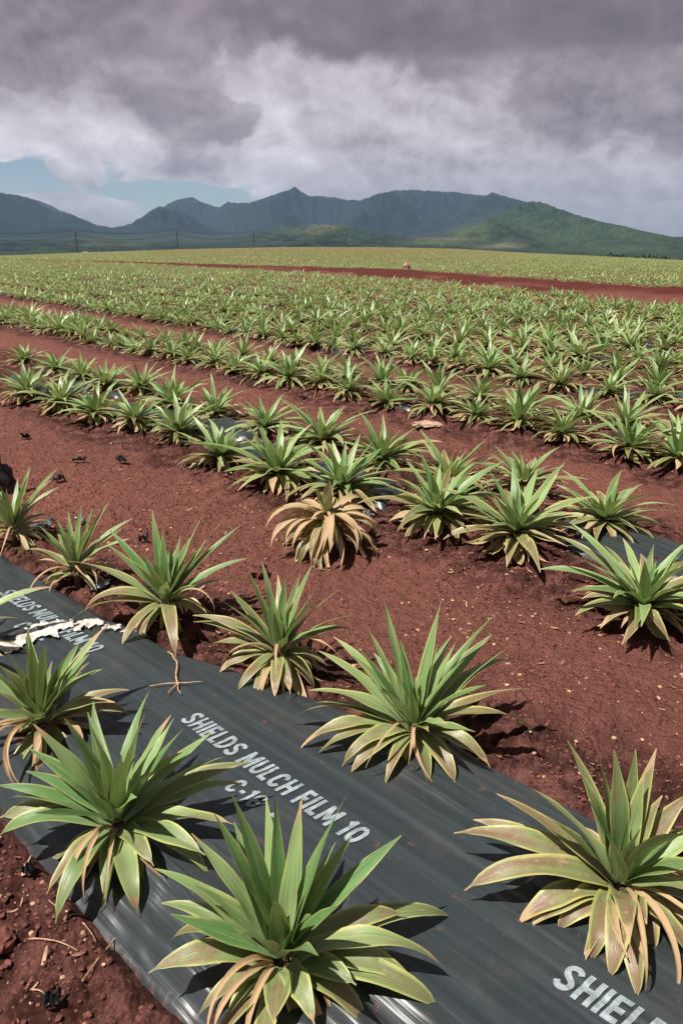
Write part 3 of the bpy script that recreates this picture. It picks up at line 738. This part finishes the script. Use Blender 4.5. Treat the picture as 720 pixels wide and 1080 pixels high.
crumple('plastic_heap', (-2.30, 4.22, .06), (.15, .12, .36), BLACKPL, 'crumpled heap of black plastic standing at the left edge behind small plant', 'plastic heap', 3, spiky=.8, sub=4)
S = [
 (-2.656, 5.595, .10, .05, BLACKPL, 'upright black plastic scrap farthest back on bare soil at left', 1, (1.1, .2), .3, .06),
 (-1.939, 4.864, .15, .06, BLACKPL, 'flat dark plastic scrap on soil, left one of the middle pair', 2, (.1, .0), .5, .03),
 (-1.622, 4.864, .14, .07, BLACKPL, 'crumpled black plastic scrap on soil, right one of the middle pair', 3, (.2, .1), -.4, .05),
 (-1.904, 4.385, .11, .06, BLACKPL, 'small black plastic scrap behind the small plant at left edge', 4, (.2, .0), .9, .04),
 (-1.139, 2.868, .16, .07, GREYPL, 'blue-grey plastic strip lying on soil beside narrow tufted plant', 5, (.35, .1), .7, .02),
 (-1.683, 3.585, .20, .09, GREYPL, 'dark blue-grey folded plastic between the two small plants at left', 6, (.3, -.2), .2, .04),
 (-1.50, 3.63, .09, .07, GREYPL, 'little blue-grey plastic flap right of the folded plastic piece', 7, (.3, .2), 1.2, .03),
 (-1.069, 3.386, .08, .06, BLACKPL, 'tiny black plastic scrap behind green plant beside torn white plastic', 8, (.2, .0), .3, .04),
 (-.785, 1.275, .05, .035, BLACKPL, 'crumpled black plastic scrap on soil below the wide dark green plant', 9, (.1, .0), 1.3, .03),
 (-.600, .955, .05, .035, BLACKPL, 'black plastic scrap on bare soil near the bottom left corner', 10, (.1, .1), .2, .03),
 (.394, 3.76, .16, .09, BLACKPL, 'ragged black plastic tatter hanging off the second film in its gap', 11, (.5, .2), -.5, .06),
 (-.41, 7.275, .14, .08, BLACKPL, 'black plastic scrap on the lane between the second and third beds', 12, (.2, .1), .4, .04),
 (.15, 3.78, .10, .07, GREYPL, 'pale grey plastic flap beside dried-up plant at second film edge', 13, (.4, .1), .8, .03),
 (1.21, 1.50, .17, .12, GREYPL, 'added bluish flap imitating light on the film at right edge behind yellowish brown plant', 14, (.1, .1), .8, .03),  # added flap whose blue-grey stands in for light reflected by the film
 (.93, 5.80, .10, .05, BLACKPL, 'small black plastic scrap under the pale flat stone', 15, (.1, .1), .3, .03),
]
for (x, y, a, b_, m, lab, sd, tl, rz, fo) in S: scrap((x, y, gz(x, y) + .012), a, b_, m, lab, sd, tl, rz, fo)

# torn white plastic draped across the film
def torn_strip():
    pts = np.array([(-1.30, 2.22), (-1.20, 2.36), (-1.10, 2.43), (-.99, 2.43), (-.88, 2.40), (-.78, 2.42), (-.70, 2.47)])
    n, m = 190, 40
    t = np.linspace(0, 1, n); c = np.stack([np.interp(t, np.linspace(0, 1, 7), pts[:, k]) for k in (0, 1)], 1)
    c[:, 0] = np.convolve(np.pad(c[:, 0], 8, 'edge'), np.ones(17) / 17, 'valid'); c[:, 1] = np.convolve(np.pad(c[:, 1], 8, 'edge'), np.ones(17) / 17, 'valid')
    d = np.gradient(c, axis=0); d /= np.linalg.norm(d, axis=1)[:, None]; nn = np.stack([-d[:, 1], d[:, 0]], 1)
    X = np.linspace(-1, 1, m); off = .11 * X
    P = c[:, None, :] + nn[:, None, :] * np.broadcast_to(off[None, :, None], (n, m, 1))
    a, ww = BEDS[0].sn(P[..., 0], P[..., 1])
    z = film_z(BEDS[0], a, ww, 2.) + .006 + .02 * np.maximum(fbm(P[..., 0] * 22, P[..., 1] * 22, 3, 77) - .32, 0)
    V = np.concatenate([P, z[..., None]], -1).reshape(-1, 3); F = grid_faces(n, m)
    half = np.interp(t, [0, .12, .33, .5, .62, .8, 1], [.28, .52, .42, .28, .15, .24, .1])[:, None]
    lim = np.abs(X[None, :]) + 1.15 * (fbm(t[:, None] * 26 + X[None, :] * 0, X[None, :] * 2.2 + t[:, None] * 3, 4, 15) - .5)
    ok = (lim < half).ravel()
    F = F[ok[F].all(1)]
    o = build('torn_plastic', V, F, WHITEPL, smooth=True)
    bm = bmesh.new(); bm.from_mesh(o.data); bmesh.ops.delete(bm, geom=[v for v in bm.verts if not v.link_faces], context='VERTS'); bm.to_mesh(o.data); bm.free()
    md = o.modifiers.new('thickness', 'SOLIDIFY'); md.thickness = .0015
    return tag(o, 'torn bleached white plastic strip draped over the far lettering at left', 'torn plastic')
torn_strip()

# dry forked root on the film
def root():
    C_ = np.array((-.574, 2.014))
    parts = []
    def br(p, q, r0, r1, k):
        t = np.linspace(0, 1, 9)[:, None]; P = np.array(p) * (1 - t) + np.array(q) * t
        P = P + .005 * np.sin(t * 5 + k) * np.array([[.7, .7]])* np.sin(np.pi * t)
        z = np.array([f1z(*w) for w in P]) + .012
        parts.append(tube(np.column_stack([P, z]), np.linspace(r0, r1, 9), 6))
    br((-.66, 2.235), (-.61, 2.16), .0028, .0034, 0); br((-.61, 2.16), C_, .0034, .0036, 1)
    for k, q in enumerate([(-.668, 2.0), (-.592, 1.955), (-.548, 1.952), (-.485, 2.022)]): br(C_, q, .003, .0012, k)
    V, F = merge(parts)
    return tag(build('dry_root', V, F, TWIG), 'dry reddish forked root lying on black film above the middle lettering', 'dry root')
root()
TW = [((-.715, 1.105), (-.585, 1.062), .0032, 'longest pale dry stalk lying on bare soil at lower left'),
      ((-.525, 1.155), (-.555, 1.00), .0035, 'pale dry stalk hanging from film edge onto the soil at lower left'),
      ((-.60, 1.135), (-.56, 1.10), .0025, 'short pale twig lying beside the hanging stalk'),
      ((-.70, 1.19), (-.66, 1.15), .0022, 'thin pale twig below the crumpled black scrap'),
      ((-.655, .985), (-.61, .965), .003, 'bent pale twig near the bottom left corner'),
      ((-.64, 1.13), (-.60, 1.16), .0022, 'short straight twig right of the thin pale twig'),
      ((-.46, 8.3), (-.30, 7.2), .008, 'long curved dry stalk on the lane beyond the second bed')]
for (p, q, r, lab) in TW:
    t = np.linspace(0, 1, 10); P = np.array(p)[None] * (1 - t)[:, None] + np.array(q)[None] * t[:, None]
    dv = np.array(q) - np.array(p); P += np.array([-dv[1], dv[0]])[None] * (.07 * np.sin(t * 3.1))[:, None]
    z = ground_z(P[:, 0], P[:, 1]) + r * 1.2 + .004
    r *= .62
    V, F = tube(np.column_stack([P, np.convolve(np.pad(z, 2, 'edge'), np.ones(5) / 5, 'valid')]), np.linspace(r, r * .5, 10), 6)
    tag(build('dry_stalk', V, F, TWIG), lab, 'dry stalk', 'dry stalks on the soil')

crumple('flat_stone', (.762, 5.95, gz(.762, 5.95) + .03), (.15, .08, .035), STONE, 'pale tan flat stone lying on the lane behind the second bed', 'stone', 8, spiky=.35)
crumple('soil_clump', (-.775, 1.10, gz(-.775, 1.10) + .015), (.035, .035, .028), CLOD, 'red-brown soil clump at the lower left photo edge', 'soil clump', 9, spiky=.4)
crumple('soil_clump', (-.40, 3.02, gz(-.40, 3.02) + .02), (.045, .04, .05), CLOD, 'red-brown soil clump on the lane before the dried-up plant', 'soil clump', 12, spiky=.5)
crumple('pale_boulder', (4.35, 48.5, gz(4.35, 48.5) + .2), (.26, .2, .42), STONE, 'pale upright boulder on the dirt road across the field', 'boulder', 5, spiky=.4)

# soil crumbs, litter flecks
def scatter(n, rmax, size, sub, mat, name, label, cat, flat=1., leafy=False, filmok=False, rmin=.75, pw=.5):
    base, Fb = ico(sub)
    r = rmin + (rmax - rmin) * RNG.random(n * 3) ** (1. / (1 + pw) + .35); th = (RNG.random(n * 3) - .5) * 1.35
    x = r * np.sin(th); y = r * np.cos(th)
    m, u = bed_mask(x, y); ok = (u < .05) if not filmok else np.ones(len(x), bool)
    cl = fbm(x * 1.1, y * 1.1, 3, 21)
    ok &= RNG.random(len(x)) < sstep(.3, .62, cl) + .25
    x = x[ok][:n]; y = y[ok][:n]; z = ground_z(x, y); n = len(x)
    s = size[0] * (size[1] / size[0]) ** (RNG.random(n) ** 2.2)
    if leafy:
        L = np.linspace(-1, 1, 4); base = np.array([(a, b * (1 - .5 * a * a), .25 * a * a) for a in L for b in (-.28, .28)]); Fb = grid_faces(4, 2)
    a = RNG.random(n) * 6.283
    jit = 1 + .5 * (RNG.random((n, len(base), 1)) - .5) if not leafy else 1 + .5 * (RNG.random((n, 1, 1)) - .5)
    P = base[None] * jit * s[:, None, None]; P[:, :, 2] *= flat
    if leafy:
        tl = (RNG.random((n, 1)) - .5) * .9; P[:, :, 2] = P[:, :, 2] + P[:, :, 0] * tl + s[:, None] * .25
        P[:, :, 1] *= (.35 + .9 * RNG.random((n, 1)))
    ca, sa = np.cos(a)[:, None], np.sin(a)[:, None]
    V = np.stack([P[:, :, 0] * ca - P[:, :, 1] * sa + x[:, None], P[:, :, 0] * sa + P[:, :, 1] * ca + y[:, None], P[:, :, 2] + z[:, None] + s[:, None] * .25], -1).reshape(-1, 3)
    F = (Fb[None] + (np.arange(n) * len(base))[:, None, None]).reshape(-1, Fb.shape[1])
    o = build(name, V, F, mat, smooth=False)
    return tag(o, label, cat, kind='stuff')
scatter(42000, 7.5, (.0016, .009), 1, CLOD, 'soil_crumbs', 'red soil crumbs strewn over the bare lanes', 'soil crumbs', .75)
scatter(2600, 9., (.0025, .010), 1, LITTER, 'pale_grit', 'small pale grit and chips sprinkled over the red soil', 'grit', .6)
scatter(1900, 10., (.004, .017), 0, LITTER, 'leaf_litter', 'tan dry leaf flecks littering the red soil', 'leaf litter', 1., True)

# ------------------------------------------------------------------ far land
def uv_dir(u, v):
    X = (u - 360) / 720.; Y = (540 - v) / 720.
    d = np.array([X, math.cos(pit) + Y * math.sin(pit), -math.sin(pit) + Y * math.cos(pit)])
    return math.atan2(d[0], d[1]), math.atan2(d[2], math.hypot(d[0], d[1]))
def profile(pts, D):
    az = []; h = []
    for u, v in pts:
        a, e = uv_dir(u, v); az.append(a); h.append(CAM_H + D * math.tan(e))
    return np.array(az), np.array(h)
REAR = [(-900, 235), (-500, 215), (-250, 190), (-120, 196), (-40, 200), (0, 203), (20, 206), (40, 211), (58, 219), (75, 226), (92, 233), (105, 238), (118, 240), (128, 239), (140, 235), (150, 229), (160, 222), (168, 217), (172, 218), (185, 211), (196, 209), (203, 208), (212, 213), (225, 217), (231, 219), (240, 213), (250, 214), (260, 214), (272, 211), (285, 207), (297, 202), (305, 200), (311, 197), (316, 201), (325, 206), (338, 207), (350, 208), (365, 211), (380, 211), (392, 207), (400, 204), (415, 201), (430, 200), (470, 202), (500, 205), (513, 206), (519, 202), (525, 205), (540, 209), (556, 213), (580, 222), (620, 236), (680, 250), (760, 258), (900, 262), (1500, 262)]
FRONT = [(-200, 262), (380, 262), (430, 256), (470, 247), (500, 236), (530, 222), (548, 215), (558, 213), (568, 213), (576, 215), (588, 220), (600, 224), (612, 228), (630, 233), (645, 236), (660, 239), (675, 243), (690, 246), (705, 249), (720, 252), (760, 257), (850, 259), (1500, 262)]
FOOT = [(-900, 258), (-100, 254), (0, 256), (80, 252), (140, 255), (200, 258), (250, 252), (290, 243), (318, 239), (345, 237), (372, 240), (400, 247), (440, 252), (470, 249), (500, 250), (560, 258), (640, 262), (1500, 262)]
D1, D2, D3 = 7600., 3500., 3100.
a1, h1 = profile(REAR, D1); a2, h2 = profile(FRONT, D2); a3, h3 = profile(FOOT, D3)
def hills_z(az, r):
    foot = -38 + np.clip((r - 700) / 2600., 0, 1.4) * 70
    wob = .010 * (fbm(az * 60, r / 900., 3, 61) - .5)
    def layer(a, h, D, r0, seed, freq):
        H = np.interp(az + wob * sstep(0, 1, (D - r) / 900.) , a, h)
        det = (fbm(az * 220, az * 0 + seed, 3, seed) - .5) * 16
        H = H + det * sstep(30, 200, H - 20)
        t = np.clip((r - r0) / (D - r0), 0, 1)
        X = r * np.sin(az); Y = r * np.cos(az)
        wx = 260 * (fbm(X / 800, Y / 800, 2, seed + 1) - .5); wy = 260 * (fbm(X / 800, Y / 800, 2, seed + 2) - .5)
        rg = 1 - 2 * np.abs(fbm((X + wx) / 520, (Y + wy) / 900, 2, seed + 3, .45) - .5) * 1.9
        rg2 = 1 - 2 * np.abs(fbm((X + wx) / 190, (Y + wy) / 260, 3, seed + 7) - .5) * 1.9
        tt = np.clip(t + (.72 * rg + .32 * rg2 - .48) * np.sin(np.pi * t) ** .9, 0, 1)
        up = foot + (np.maximum(H, foot) - foot) * tt ** 1.35
        dn = foot + (np.maximum(H, foot) - foot) * np.clip(1 - (r - D) / 1600., 0, 1)
        up = np.minimum(up, CAM_H + np.maximum((H - CAM_H) * r / D * .985, foot - CAM_H))
        return np.where(r <= D - 30, up, dn)
    z = np.maximum(np.maximum(layer(a1, h1, D1, 3900., 71, 26.), layer(a2, h2, D2, 2000., 81, 22.)), layer(a3, h3, D3, 1800., 91, 18.))
    return z
def mat_hills():
    T = NT('forested_hills'); P = T.pos()
    big = T.noise(P, .0022, 4., .6); mid = T.noise(P, .012, 5., .7); fine = T.noise(P, .05, 4., .7)
    c = T.mix(T.ramp01(T.math('ADD', mid, T.math('MULTIPLY_ADD', fine, .5, -.25)), .38, .64), (.005, .013, .012), (.040, .064, .036))  # forest colour darkened to stand in for cloud shadow
    c = T.mix(T.math('MULTIPLY', T.ramp01(big, .5, .68), .55), c, (.045, .075, .032))
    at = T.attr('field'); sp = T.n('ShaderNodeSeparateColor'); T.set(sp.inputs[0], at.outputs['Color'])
    c = T.mix(T.math('MULTIPLY', sp.outputs[2], .85), c, T.mix(fine, (.003, .008, .011), (.015, .026, .025)))  # rear range painted darker still for the cloud shade
    c = T.mix(T.math('MULTIPLY', sp.outputs[0], T.ramp01(mid, .2, .5)), c, (.085, .125, .05))
    c = T.mix(T.math('MULTIPLY', sp.outputs[1], T.ramp01(mid, .25, .5)), c, (.20, .17, .10))
    return T.done(T.pbr(c, .95, T.bump(T.math('ADD', mid, fine), 1., 40.), .1))
def make_hills():
    th = np.concatenate([np.linspace(-1.5, -.56, 120), np.linspace(-.555, .555, 760), np.linspace(.56, 1.5, 120)])
    r = np.concatenate([np.linspace(700, 1800, 16), np.linspace(1880, 7600, 186), np.linspace(7690, 9200, 16)])
    TH, R = np.meshgrid(th, r, indexing='ij')
    z = hills_z(TH, R)
    V = np.stack([R * np.sin(TH), R * np.cos(TH), z], -1).reshape(-1, 3)
    # elevation angle seen from the farm, used only to place the pastures and clearings
    el = np.arctan2(z - CAM_H, R); 
    g = np.zeros(z.shape); t = np.zeros(z.shape)
    def blob(arr, u, v, su, sv, k, rmax=5200):
        a, e = uv_dir(u, v)
        arr += k * np.exp(-((TH - a) / (su / 760.)) ** 2 - ((el - e) / (sv / 760.)) ** 2) * (R < rmax)
    for u, v, su, sv, k in ((455, 256, 40, 2.5, 1), (490, 246, 16, 5, .9), (505, 240, 9, 4, .6), (330, 243, 40, 6, .45), (200, 250, 60, 4, .3), (110, 253, 40, 3, .35), (660, 263, 60, 5, .35), (560, 236, 70, 18, .3), (640, 250, 70, 12, .35)): blob(g, u, v, su, sv, k)
    for u, v, su, sv, k in ((345, 239, 11, 3, .8), (332, 244, 9, 2, .5), (534, 259, 14, 2.2, .9), (470, 252, 34, 1.6, .6), (520, 260, 26, 1.5, .5), (120, 258, 30, 1.5, .4)): blob(t, u, v, su, sv, k)
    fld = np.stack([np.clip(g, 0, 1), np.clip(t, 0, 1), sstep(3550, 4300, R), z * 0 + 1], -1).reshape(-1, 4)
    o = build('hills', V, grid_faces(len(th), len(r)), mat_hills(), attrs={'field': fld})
    tag(o, 'green mountain range behind the field', kind='structure')
make_hills()

# wood along the foot of the hills at right
WOODM = mat_simple('far_foliage', (.018, .032, .014), (.055, .085, .032), .35, .9, .6, .5, .1)
def far_wood():
    Vs = []; Fs = []; off = 0
    for i in range(330):
        u = RNG.uniform(575, 900)
        a, _ = uv_dir(u, 262); r = RNG.uniform(620, 900)
        x, y = r * math.sin(a), r * math.cos(a)
        zb = max(float(terrain(np.array(x), np.array(y))), float(hills_z(np.array(a), np.array(r))))
        H = RNG.uniform(9.5, 12.5) * float(sstep(560, 660, u))
        n = 90
        c = RNG.normal(size=(n, 3)); c /= np.linalg.norm(c, axis=1)[:, None]; c *= (RNG.random((n, 1)) ** .4)
        c = c * np.array([H * .5, H * .5, H * .45]) + np.array([x, y, zb + H * .52])
        q = RNG.normal(size=(n, 4, 3)) * H * .11
        Vs.append((c[:, None] + q).reshape(-1, 3)); Fs.append(np.arange(n * 4).reshape(-1, 4) + off); off += n * 4
    o = build('far_wood', np.vstack(Vs), np.vstack(Fs), WOODM, smooth=False)
    tag(o, 'dark far wood along the foot of the hills', 'wood', kind='stuff')
far_wood()

# farmhouses beyond the field at left
def house(u, r, w, d, h, rz, lab):
    a, _ = uv_dir(u, 262); x, y = r * math.sin(a), r * math.cos(a)
    zb = max(float(hills_z(np.array(a), np.array(r))), float(terrain(np.array(x), np.array(y))))
    e = empty('farm_house', (x, y, zb), rz); tag(e, lab, 'house', 'white farm houses beyond the field')
    V, F = box(-w / 2, w / 2, -d / 2, d / 2, -1, h); build('wall', V, F, WALLM, e, smooth=False)
    o_ = .5; rv = np.array([(-w / 2 - o_, -d / 2 - o_, h + .01), (w / 2 + o_, -d / 2 - o_, h + .01), (w / 2 + o_, d / 2 + o_, h + .01), (-w / 2 - o_, d / 2 + o_, h + .01), (-w / 2 - o_, 0, h + d * .3), (w / 2 + o_, 0, h + d * .3)])
    me = [np.array([(0, 1, 5, 4), (2, 3, 4, 5), (0, 3, 2, 1)]), np.array([(0, 4, 3), (1, 2, 5)])]
    build('roof', rv, me, ROOFM, e, smooth=False)
    for k in (-.28, .28):
        V, F = box(k * w - .8, k * w + .8, -d / 2 - .06, -d / 2 + .02, 1.0, 2.4); build('window', V, F, DARKGL, e, smooth=False)
    V, F = box(-.6, .6, -d / 2 - .07, -d / 2 + .02, 0, 2.2); build('door', V, F, ROOFM, e, smooth=False)
house(83, 1500, 16, 10, 6, .4, 'white farm house beyond the field beside the tallest utility pole')
house(90, 1650, 12, 8, 5, -.3, 'smaller white farm house right of the other far house')

# utility poles and their lines
def pole_top(u, v, D):
    a, e = uv_dir(u, v); return np.array([D * math.sin(a), D * math.cos(a), CAM_H + D * math.tan(e)])
PP = [(-70, 239, 300.), (79, 241.5, 330.), (186, 240.5, 345.), (267, 242.5, 380.), (352, 246, 430.)]
tops = [pole_top(*q) for q in PP]
labs = {1: 'leftmost and tallest dark utility pole beyond the field', 2: 'middle dark utility pole of three beyond the field', 3: 'right and smallest dark utility pole beyond the field'}
for i in (1, 2, 3):
    t = tops[i]; zb = float(terrain(t[:1], t[1:2])[0]) - .5
    e = empty('utility_pole', (t[0], t[1], zb), 0); tag(e, labs[i], 'utility pole', 'utility poles beyond the field')
    H = t[2] - zb
    z = np.linspace(0, H, 6); V, F = tube(np.stack([z * 0, z * 0, z], 1), np.linspace(.30, .2, 6), 8); build('pole', V, F, WOOD, e)
    dv = tops[i + 1] - tops[i - 1]; ang = math.atan2(dv[1], dv[0]) + math.pi / 2
    V, F = box(-1.3, 1.3, -.09, .09, H - 1.0, H - .72); c = build('crossarm', V, F, WOOD, e, smooth=False); c.rotation_euler = (0, 0, ang)
    for k in (-1.15, 0, 1.15):
        V, F = tube(np.array([(k, 0, H - .72), (k, 0, H - .60), (k, 0, H - .45)]), [.07, .1, .05], 6); c = build('insulator', V, F, WALLM, e); c.rotation_euler = (0, 0, ang)
for j, (dz, nm) in enumerate(((-.45, 'upper'), (-2.6, 'lower'))):
    P = []
    for i in range(len(tops) - 1):
        t = np.linspace(0, 1, 14)[:-1][:, None]; p = tops[i] * (1 - t) + tops[i + 1] * t
        p[:, 2] += dz - (1.6 + .4 * j) * 4 * (t * (1 - t))[:, 0]; P.append(p)
    V, F = tube(np.vstack(P), .10, 5)
    tag(build('power_line', V, F, WIRE), '%s dark power line strung along the three utility poles' % nm, 'power line', 'power lines beyond the field')

# ------------------------------------------------------------------ air
def haze():
    V, F = box(-13500, 13500, -300, 9500, -41, 760)
    m = bpy.data.materials.new('haze_air'); m.use_nodes = True; t = m.node_tree; t.nodes.clear()
    o = t.nodes.new('ShaderNodeOutputMaterial'); v = t.nodes.new('ShaderNodeVolumePrincipled')
    v.inputs['Color'].default_value = (.46, .68, 1.0, 1); v.inputs['Density'].default_value = HAZE; v.inputs['Anisotropy'].default_value = 0.
    t.links.new(v.outputs[0], o.inputs['Volume'])
    m.cycles.homogeneous_volume = True if hasattr(m.cycles, 'homogeneous_volume') else None
    ob = build('haze', V, F, m, smooth=False); tag(ob, kind='stuff')
HAZE = 5.2e-5
haze()
# ------------------------------------------------------------------ sky, sun, camera
SUN = Vector((-.90, -.42, 0)).normalized(); ELEV = rad(64)
sd = Vector((SUN.x * math.cos(ELEV), SUN.y * math.cos(ELEV), math.sin(ELEV)))
li = bpy.data.lights.new('sun', 'SUN'); li.energy = 5.; li.angle = rad(.55); li.color = (1., .955, .88)
lo_ = bpy.data.objects.new('sun', li); lo_.rotation_euler = (-sd).to_track_quat('-Z', 'Y').to_euler(); lo_.location = (-20, -10, 60); COL.objects.link(lo_)

def make_sky():
    w = bpy.data.worlds.new('World'); scene.world = w; w.use_nodes = True
    T = NT.__new__(NT); T.t = w.node_tree; T.t.nodes.clear(); out = T.t.nodes.new('ShaderNodeOutputWorld')
    sky = T.t.nodes.new('ShaderNodeTexSky'); sky.sky_type = 'NISHITA'; sky.sun_disc = False
    sky.sun_elevation = ELEV; sky.sun_rotation = math.atan2(sd.x, sd.y); sky.altitude = 200; sky.air_density = 1.; sky.dust_density = .4; sky.ozone_density = 2.
    bg1 = T.t.nodes.new('ShaderNodeBackground'); bg1.inputs[1].default_value = .05; T.t.links.new(sky.outputs[0], bg1.inputs[0])
    tc = T.t.nodes.new('ShaderNodeTexCoord'); sp = T.n('ShaderNodeSeparateXYZ'); T.set(sp.inputs[0], tc.outputs['Generated'])
    x, y, z = sp.outputs
    az = T.math('MULTIPLY', T.math('ARCTAN2', x, y), 57.2958); el = T.math('MULTIPLY', T.math('ARCSINE', z), 57.2958)
    den = T.math('ADD', T.math('MAXIMUM', z, 0.), .6)
    px = T.math('DIVIDE', x, den); py = T.math('DIVIDE', y, den)
    def P(sx, sy, ox=0., oy=0., oz=0.):
        c = T.n('ShaderNodeCombineXYZ'); T.set(c.inputs[0], T.math('MULTIPLY_ADD', px, sx, ox)); T.set(c.inputs[1], T.math('MULTIPLY_ADD', py, sy, oy)); c.inputs[2].default_value = oz
        return c.outputs[0]
    def gauss(a0, e0, wa, we):
        a = T.math('DIVIDE', T.math('SUBTRACT', az, a0), wa); e = T.math('DIVIDE', T.math('SUBTRACT', el, e0), we)
        return T.math('POWER', 2.71828, T.math('MULTIPLY', T.math('ADD', T.math('MULTIPLY', a, a), T.math('MULTIPLY', e, e)), -1.))
    def add(*xs):
        r_ = xs[0]
        for q_ in xs[1:]: r_ = T.math('ADD', r_, q_)
        return r_
    def mul(a_, b_): return T.math('MULTIPLY', a_, b_)
    fine = T.math('SUBTRACT', T.noise(P(15., 13., 7., 2., 4.), 1., 8., .62, .3), .5)
    med = T.math('SUBTRACT', T.noise(P(6.2, 5.6, 3., 8., 2.), 1., 7., .58, .25), .5)
    big = T.math('SUBTRACT', T.noise(P(2.6, 2.5, 1.7, 3.1), 1., 4., .5, .2), .5)
    # the same billows a little higher up and to the left, to tell lit tops from shaded undersides
    med2 = T.math('SUBTRACT', T.noise(P(6.2, 5.6, 3.10, 7.78, 2.), 1., 6., .58, .25), .5)
    fin2 = T.math('SUBTRACT', T.noise(P(15., 13., 7.12, 1.74, 4.), 1., 6., .62, .3), .5)
    relief = add(mul(T.math('SUBTRACT', med, med2), .75), mul(T.math('SUBTRACT', fine, fin2), .35))
    # far pale deck, with a gap of blue low on the left that holds a few small puffs
    gap = T.math('MAXIMUM', gauss(-25., 4.9, 8.5, 1.9), gauss(-13., 3.4, 7.5, 1.3))
    puffs = mul(add(gauss(-19.5, 5.2, 1.6, .8), gauss(-25., 5.9, 2.4, .7), gauss(-20., 3.0, 7., .55)), .75)
    cov = add(mul(big, .9), mul(med, .7), mul(fine, .45), mul(gap, -.95), puffs, .42)
    cover = T.ramp01(cov, -.03, .16)
    l0 = add(.60, mul(relief, 1.2), mul(fine, .12), mul(big, -.35), mul(T.ramp01(cov, .4, .05), .12))
    # middle layer: grey masses with soft crisp rims
    c1 = add(mul(big, 1.25), mul(med, .9), mul(fine, .30), mul(gauss(-8., 8.2, 6.5, 1.8), .34), mul(gauss(21., 8.8, 10., 2.2), .26), mul(gauss(8., 8., 8., 2.6), -.36), mul(gauss(10., 4., 16., 1.2), -.2), mul(gauss(-20., 7.2, 8., 1.), -.25), mul(T.ramp01(el, 8., 14.), .22), -.02)
    m1 = T.ramp01(c1, -.01, .12)
    l1 = add(.36, mul(relief, 1.1), mul(T.ramp01(c1, .0, .4), -.08), mul(fine, .14))
    lum = T.math('ADD', mul(l0, T.math('SUBTRACT', 1., m1)), mul(l1, m1))
    # nearest layer: dark undersides along the top, darkest at right
    c2 = add(mul(big, -.9), mul(med, .8), mul(fine, .35), mul(T.ramp01(el, 10.5, 15.5), .34), mul(gauss(17., 14., 15., 2.3), .42), mul(gauss(-20., 13., 8., 2.), -.1), -.26)
    m2 = mul(T.ramp01(c2, -.04, .19), .9)
    l2 = add(.17, mul(relief, .7), mul(fine, .1), mul(T.ramp01(c2, .1, .5), -.05))
    lum = T.math('ADD', mul(lum, T.math('SUBTRACT', 1., m2)), mul(l2, m2))
    lum = add(lum, mul(gap, .16), mul(puffs, .25), mul(gauss(-14., 7.3, 12., 1.5), .12))
    rp = T.t.nodes.new('ShaderNodeValToRGB'); T.set(rp.inputs[0], lum)
    cr = rp.color_ramp; cr.elements[0].position = .0; cr.elements[0].color = (.080, .058, .066, 1)
    cr.elements[1].position = 1.; cr.elements[1].color = (.70, .66, .69, 1)
    for p_, c_ in ((.18, (.142, .106, .118)), (.38, (.245, .197, .212)), (.6, (.39, .340, .358)), (.8, (.53, .48, .51))):
        e = cr.elements.new(p_); e.color = (*c_, 1)
    # low down the deck greys and cools; high overhead (out of the picture) it is plain grey
    col = T.mix(T.ramp01(el, 6.5, 1.), rp.outputs[0], T.mix(.65, rp.outputs[0], (.205, .205, .235)))
    col = T.mix(T.ramp01(el, 18., 40.), col, (.135, .135, .15))
    bg2 = T.t.nodes.new('ShaderNodeBackground'); bg2.inputs[1].default_value = .87; T.set(bg2.inputs[0], col)
    mx = T.t.nodes.new('ShaderNodeMixShader'); T.set(mx.inputs[0], cover); T.set(mx.inputs[1], bg1.outputs[0]); T.set(mx.inputs[2], bg2.outputs[0])
    T.t.links.new(mx.outputs[0], out.inputs[0])
make_sky()

cam = bpy.data.cameras.new('camera'); cam.lens = 24.; cam.sensor_width = 36.; cam.sensor_fit = 'AUTO'; cam.clip_start = .05; cam.clip_end = 40000
co = bpy.data.objects.new('camera', cam); co.location = (0, 0, CAM_H); co.rotation_euler = (math.pi / 2 - pit, 0, 0); COL.objects.link(co)
scene.camera = co
scene.view_settings.view_transform = 'Standard'; scene.view_settings.look = 'None'; scene.view_settings.exposure = .68; scene.view_settings.gamma = 1
scene.view_settings.use_curve_mapping = False
scene.render.engine = 'CYCLES'
cy = scene.cycles; cy.max_bounces = 5; cy.diffuse_bounces = 3; cy.glossy_bounces = 2; cy.transmission_bounces = 3; cy.volume_bounces = 0; cy.transparent_max_bounces = 4
cy.use_denoising = True; cy.denoising_input_passes = 'RGB_ALBEDO_NORMAL'; cy.denoising_prefilter = 'NONE'; cy.sample_clamp_indirect = 4.
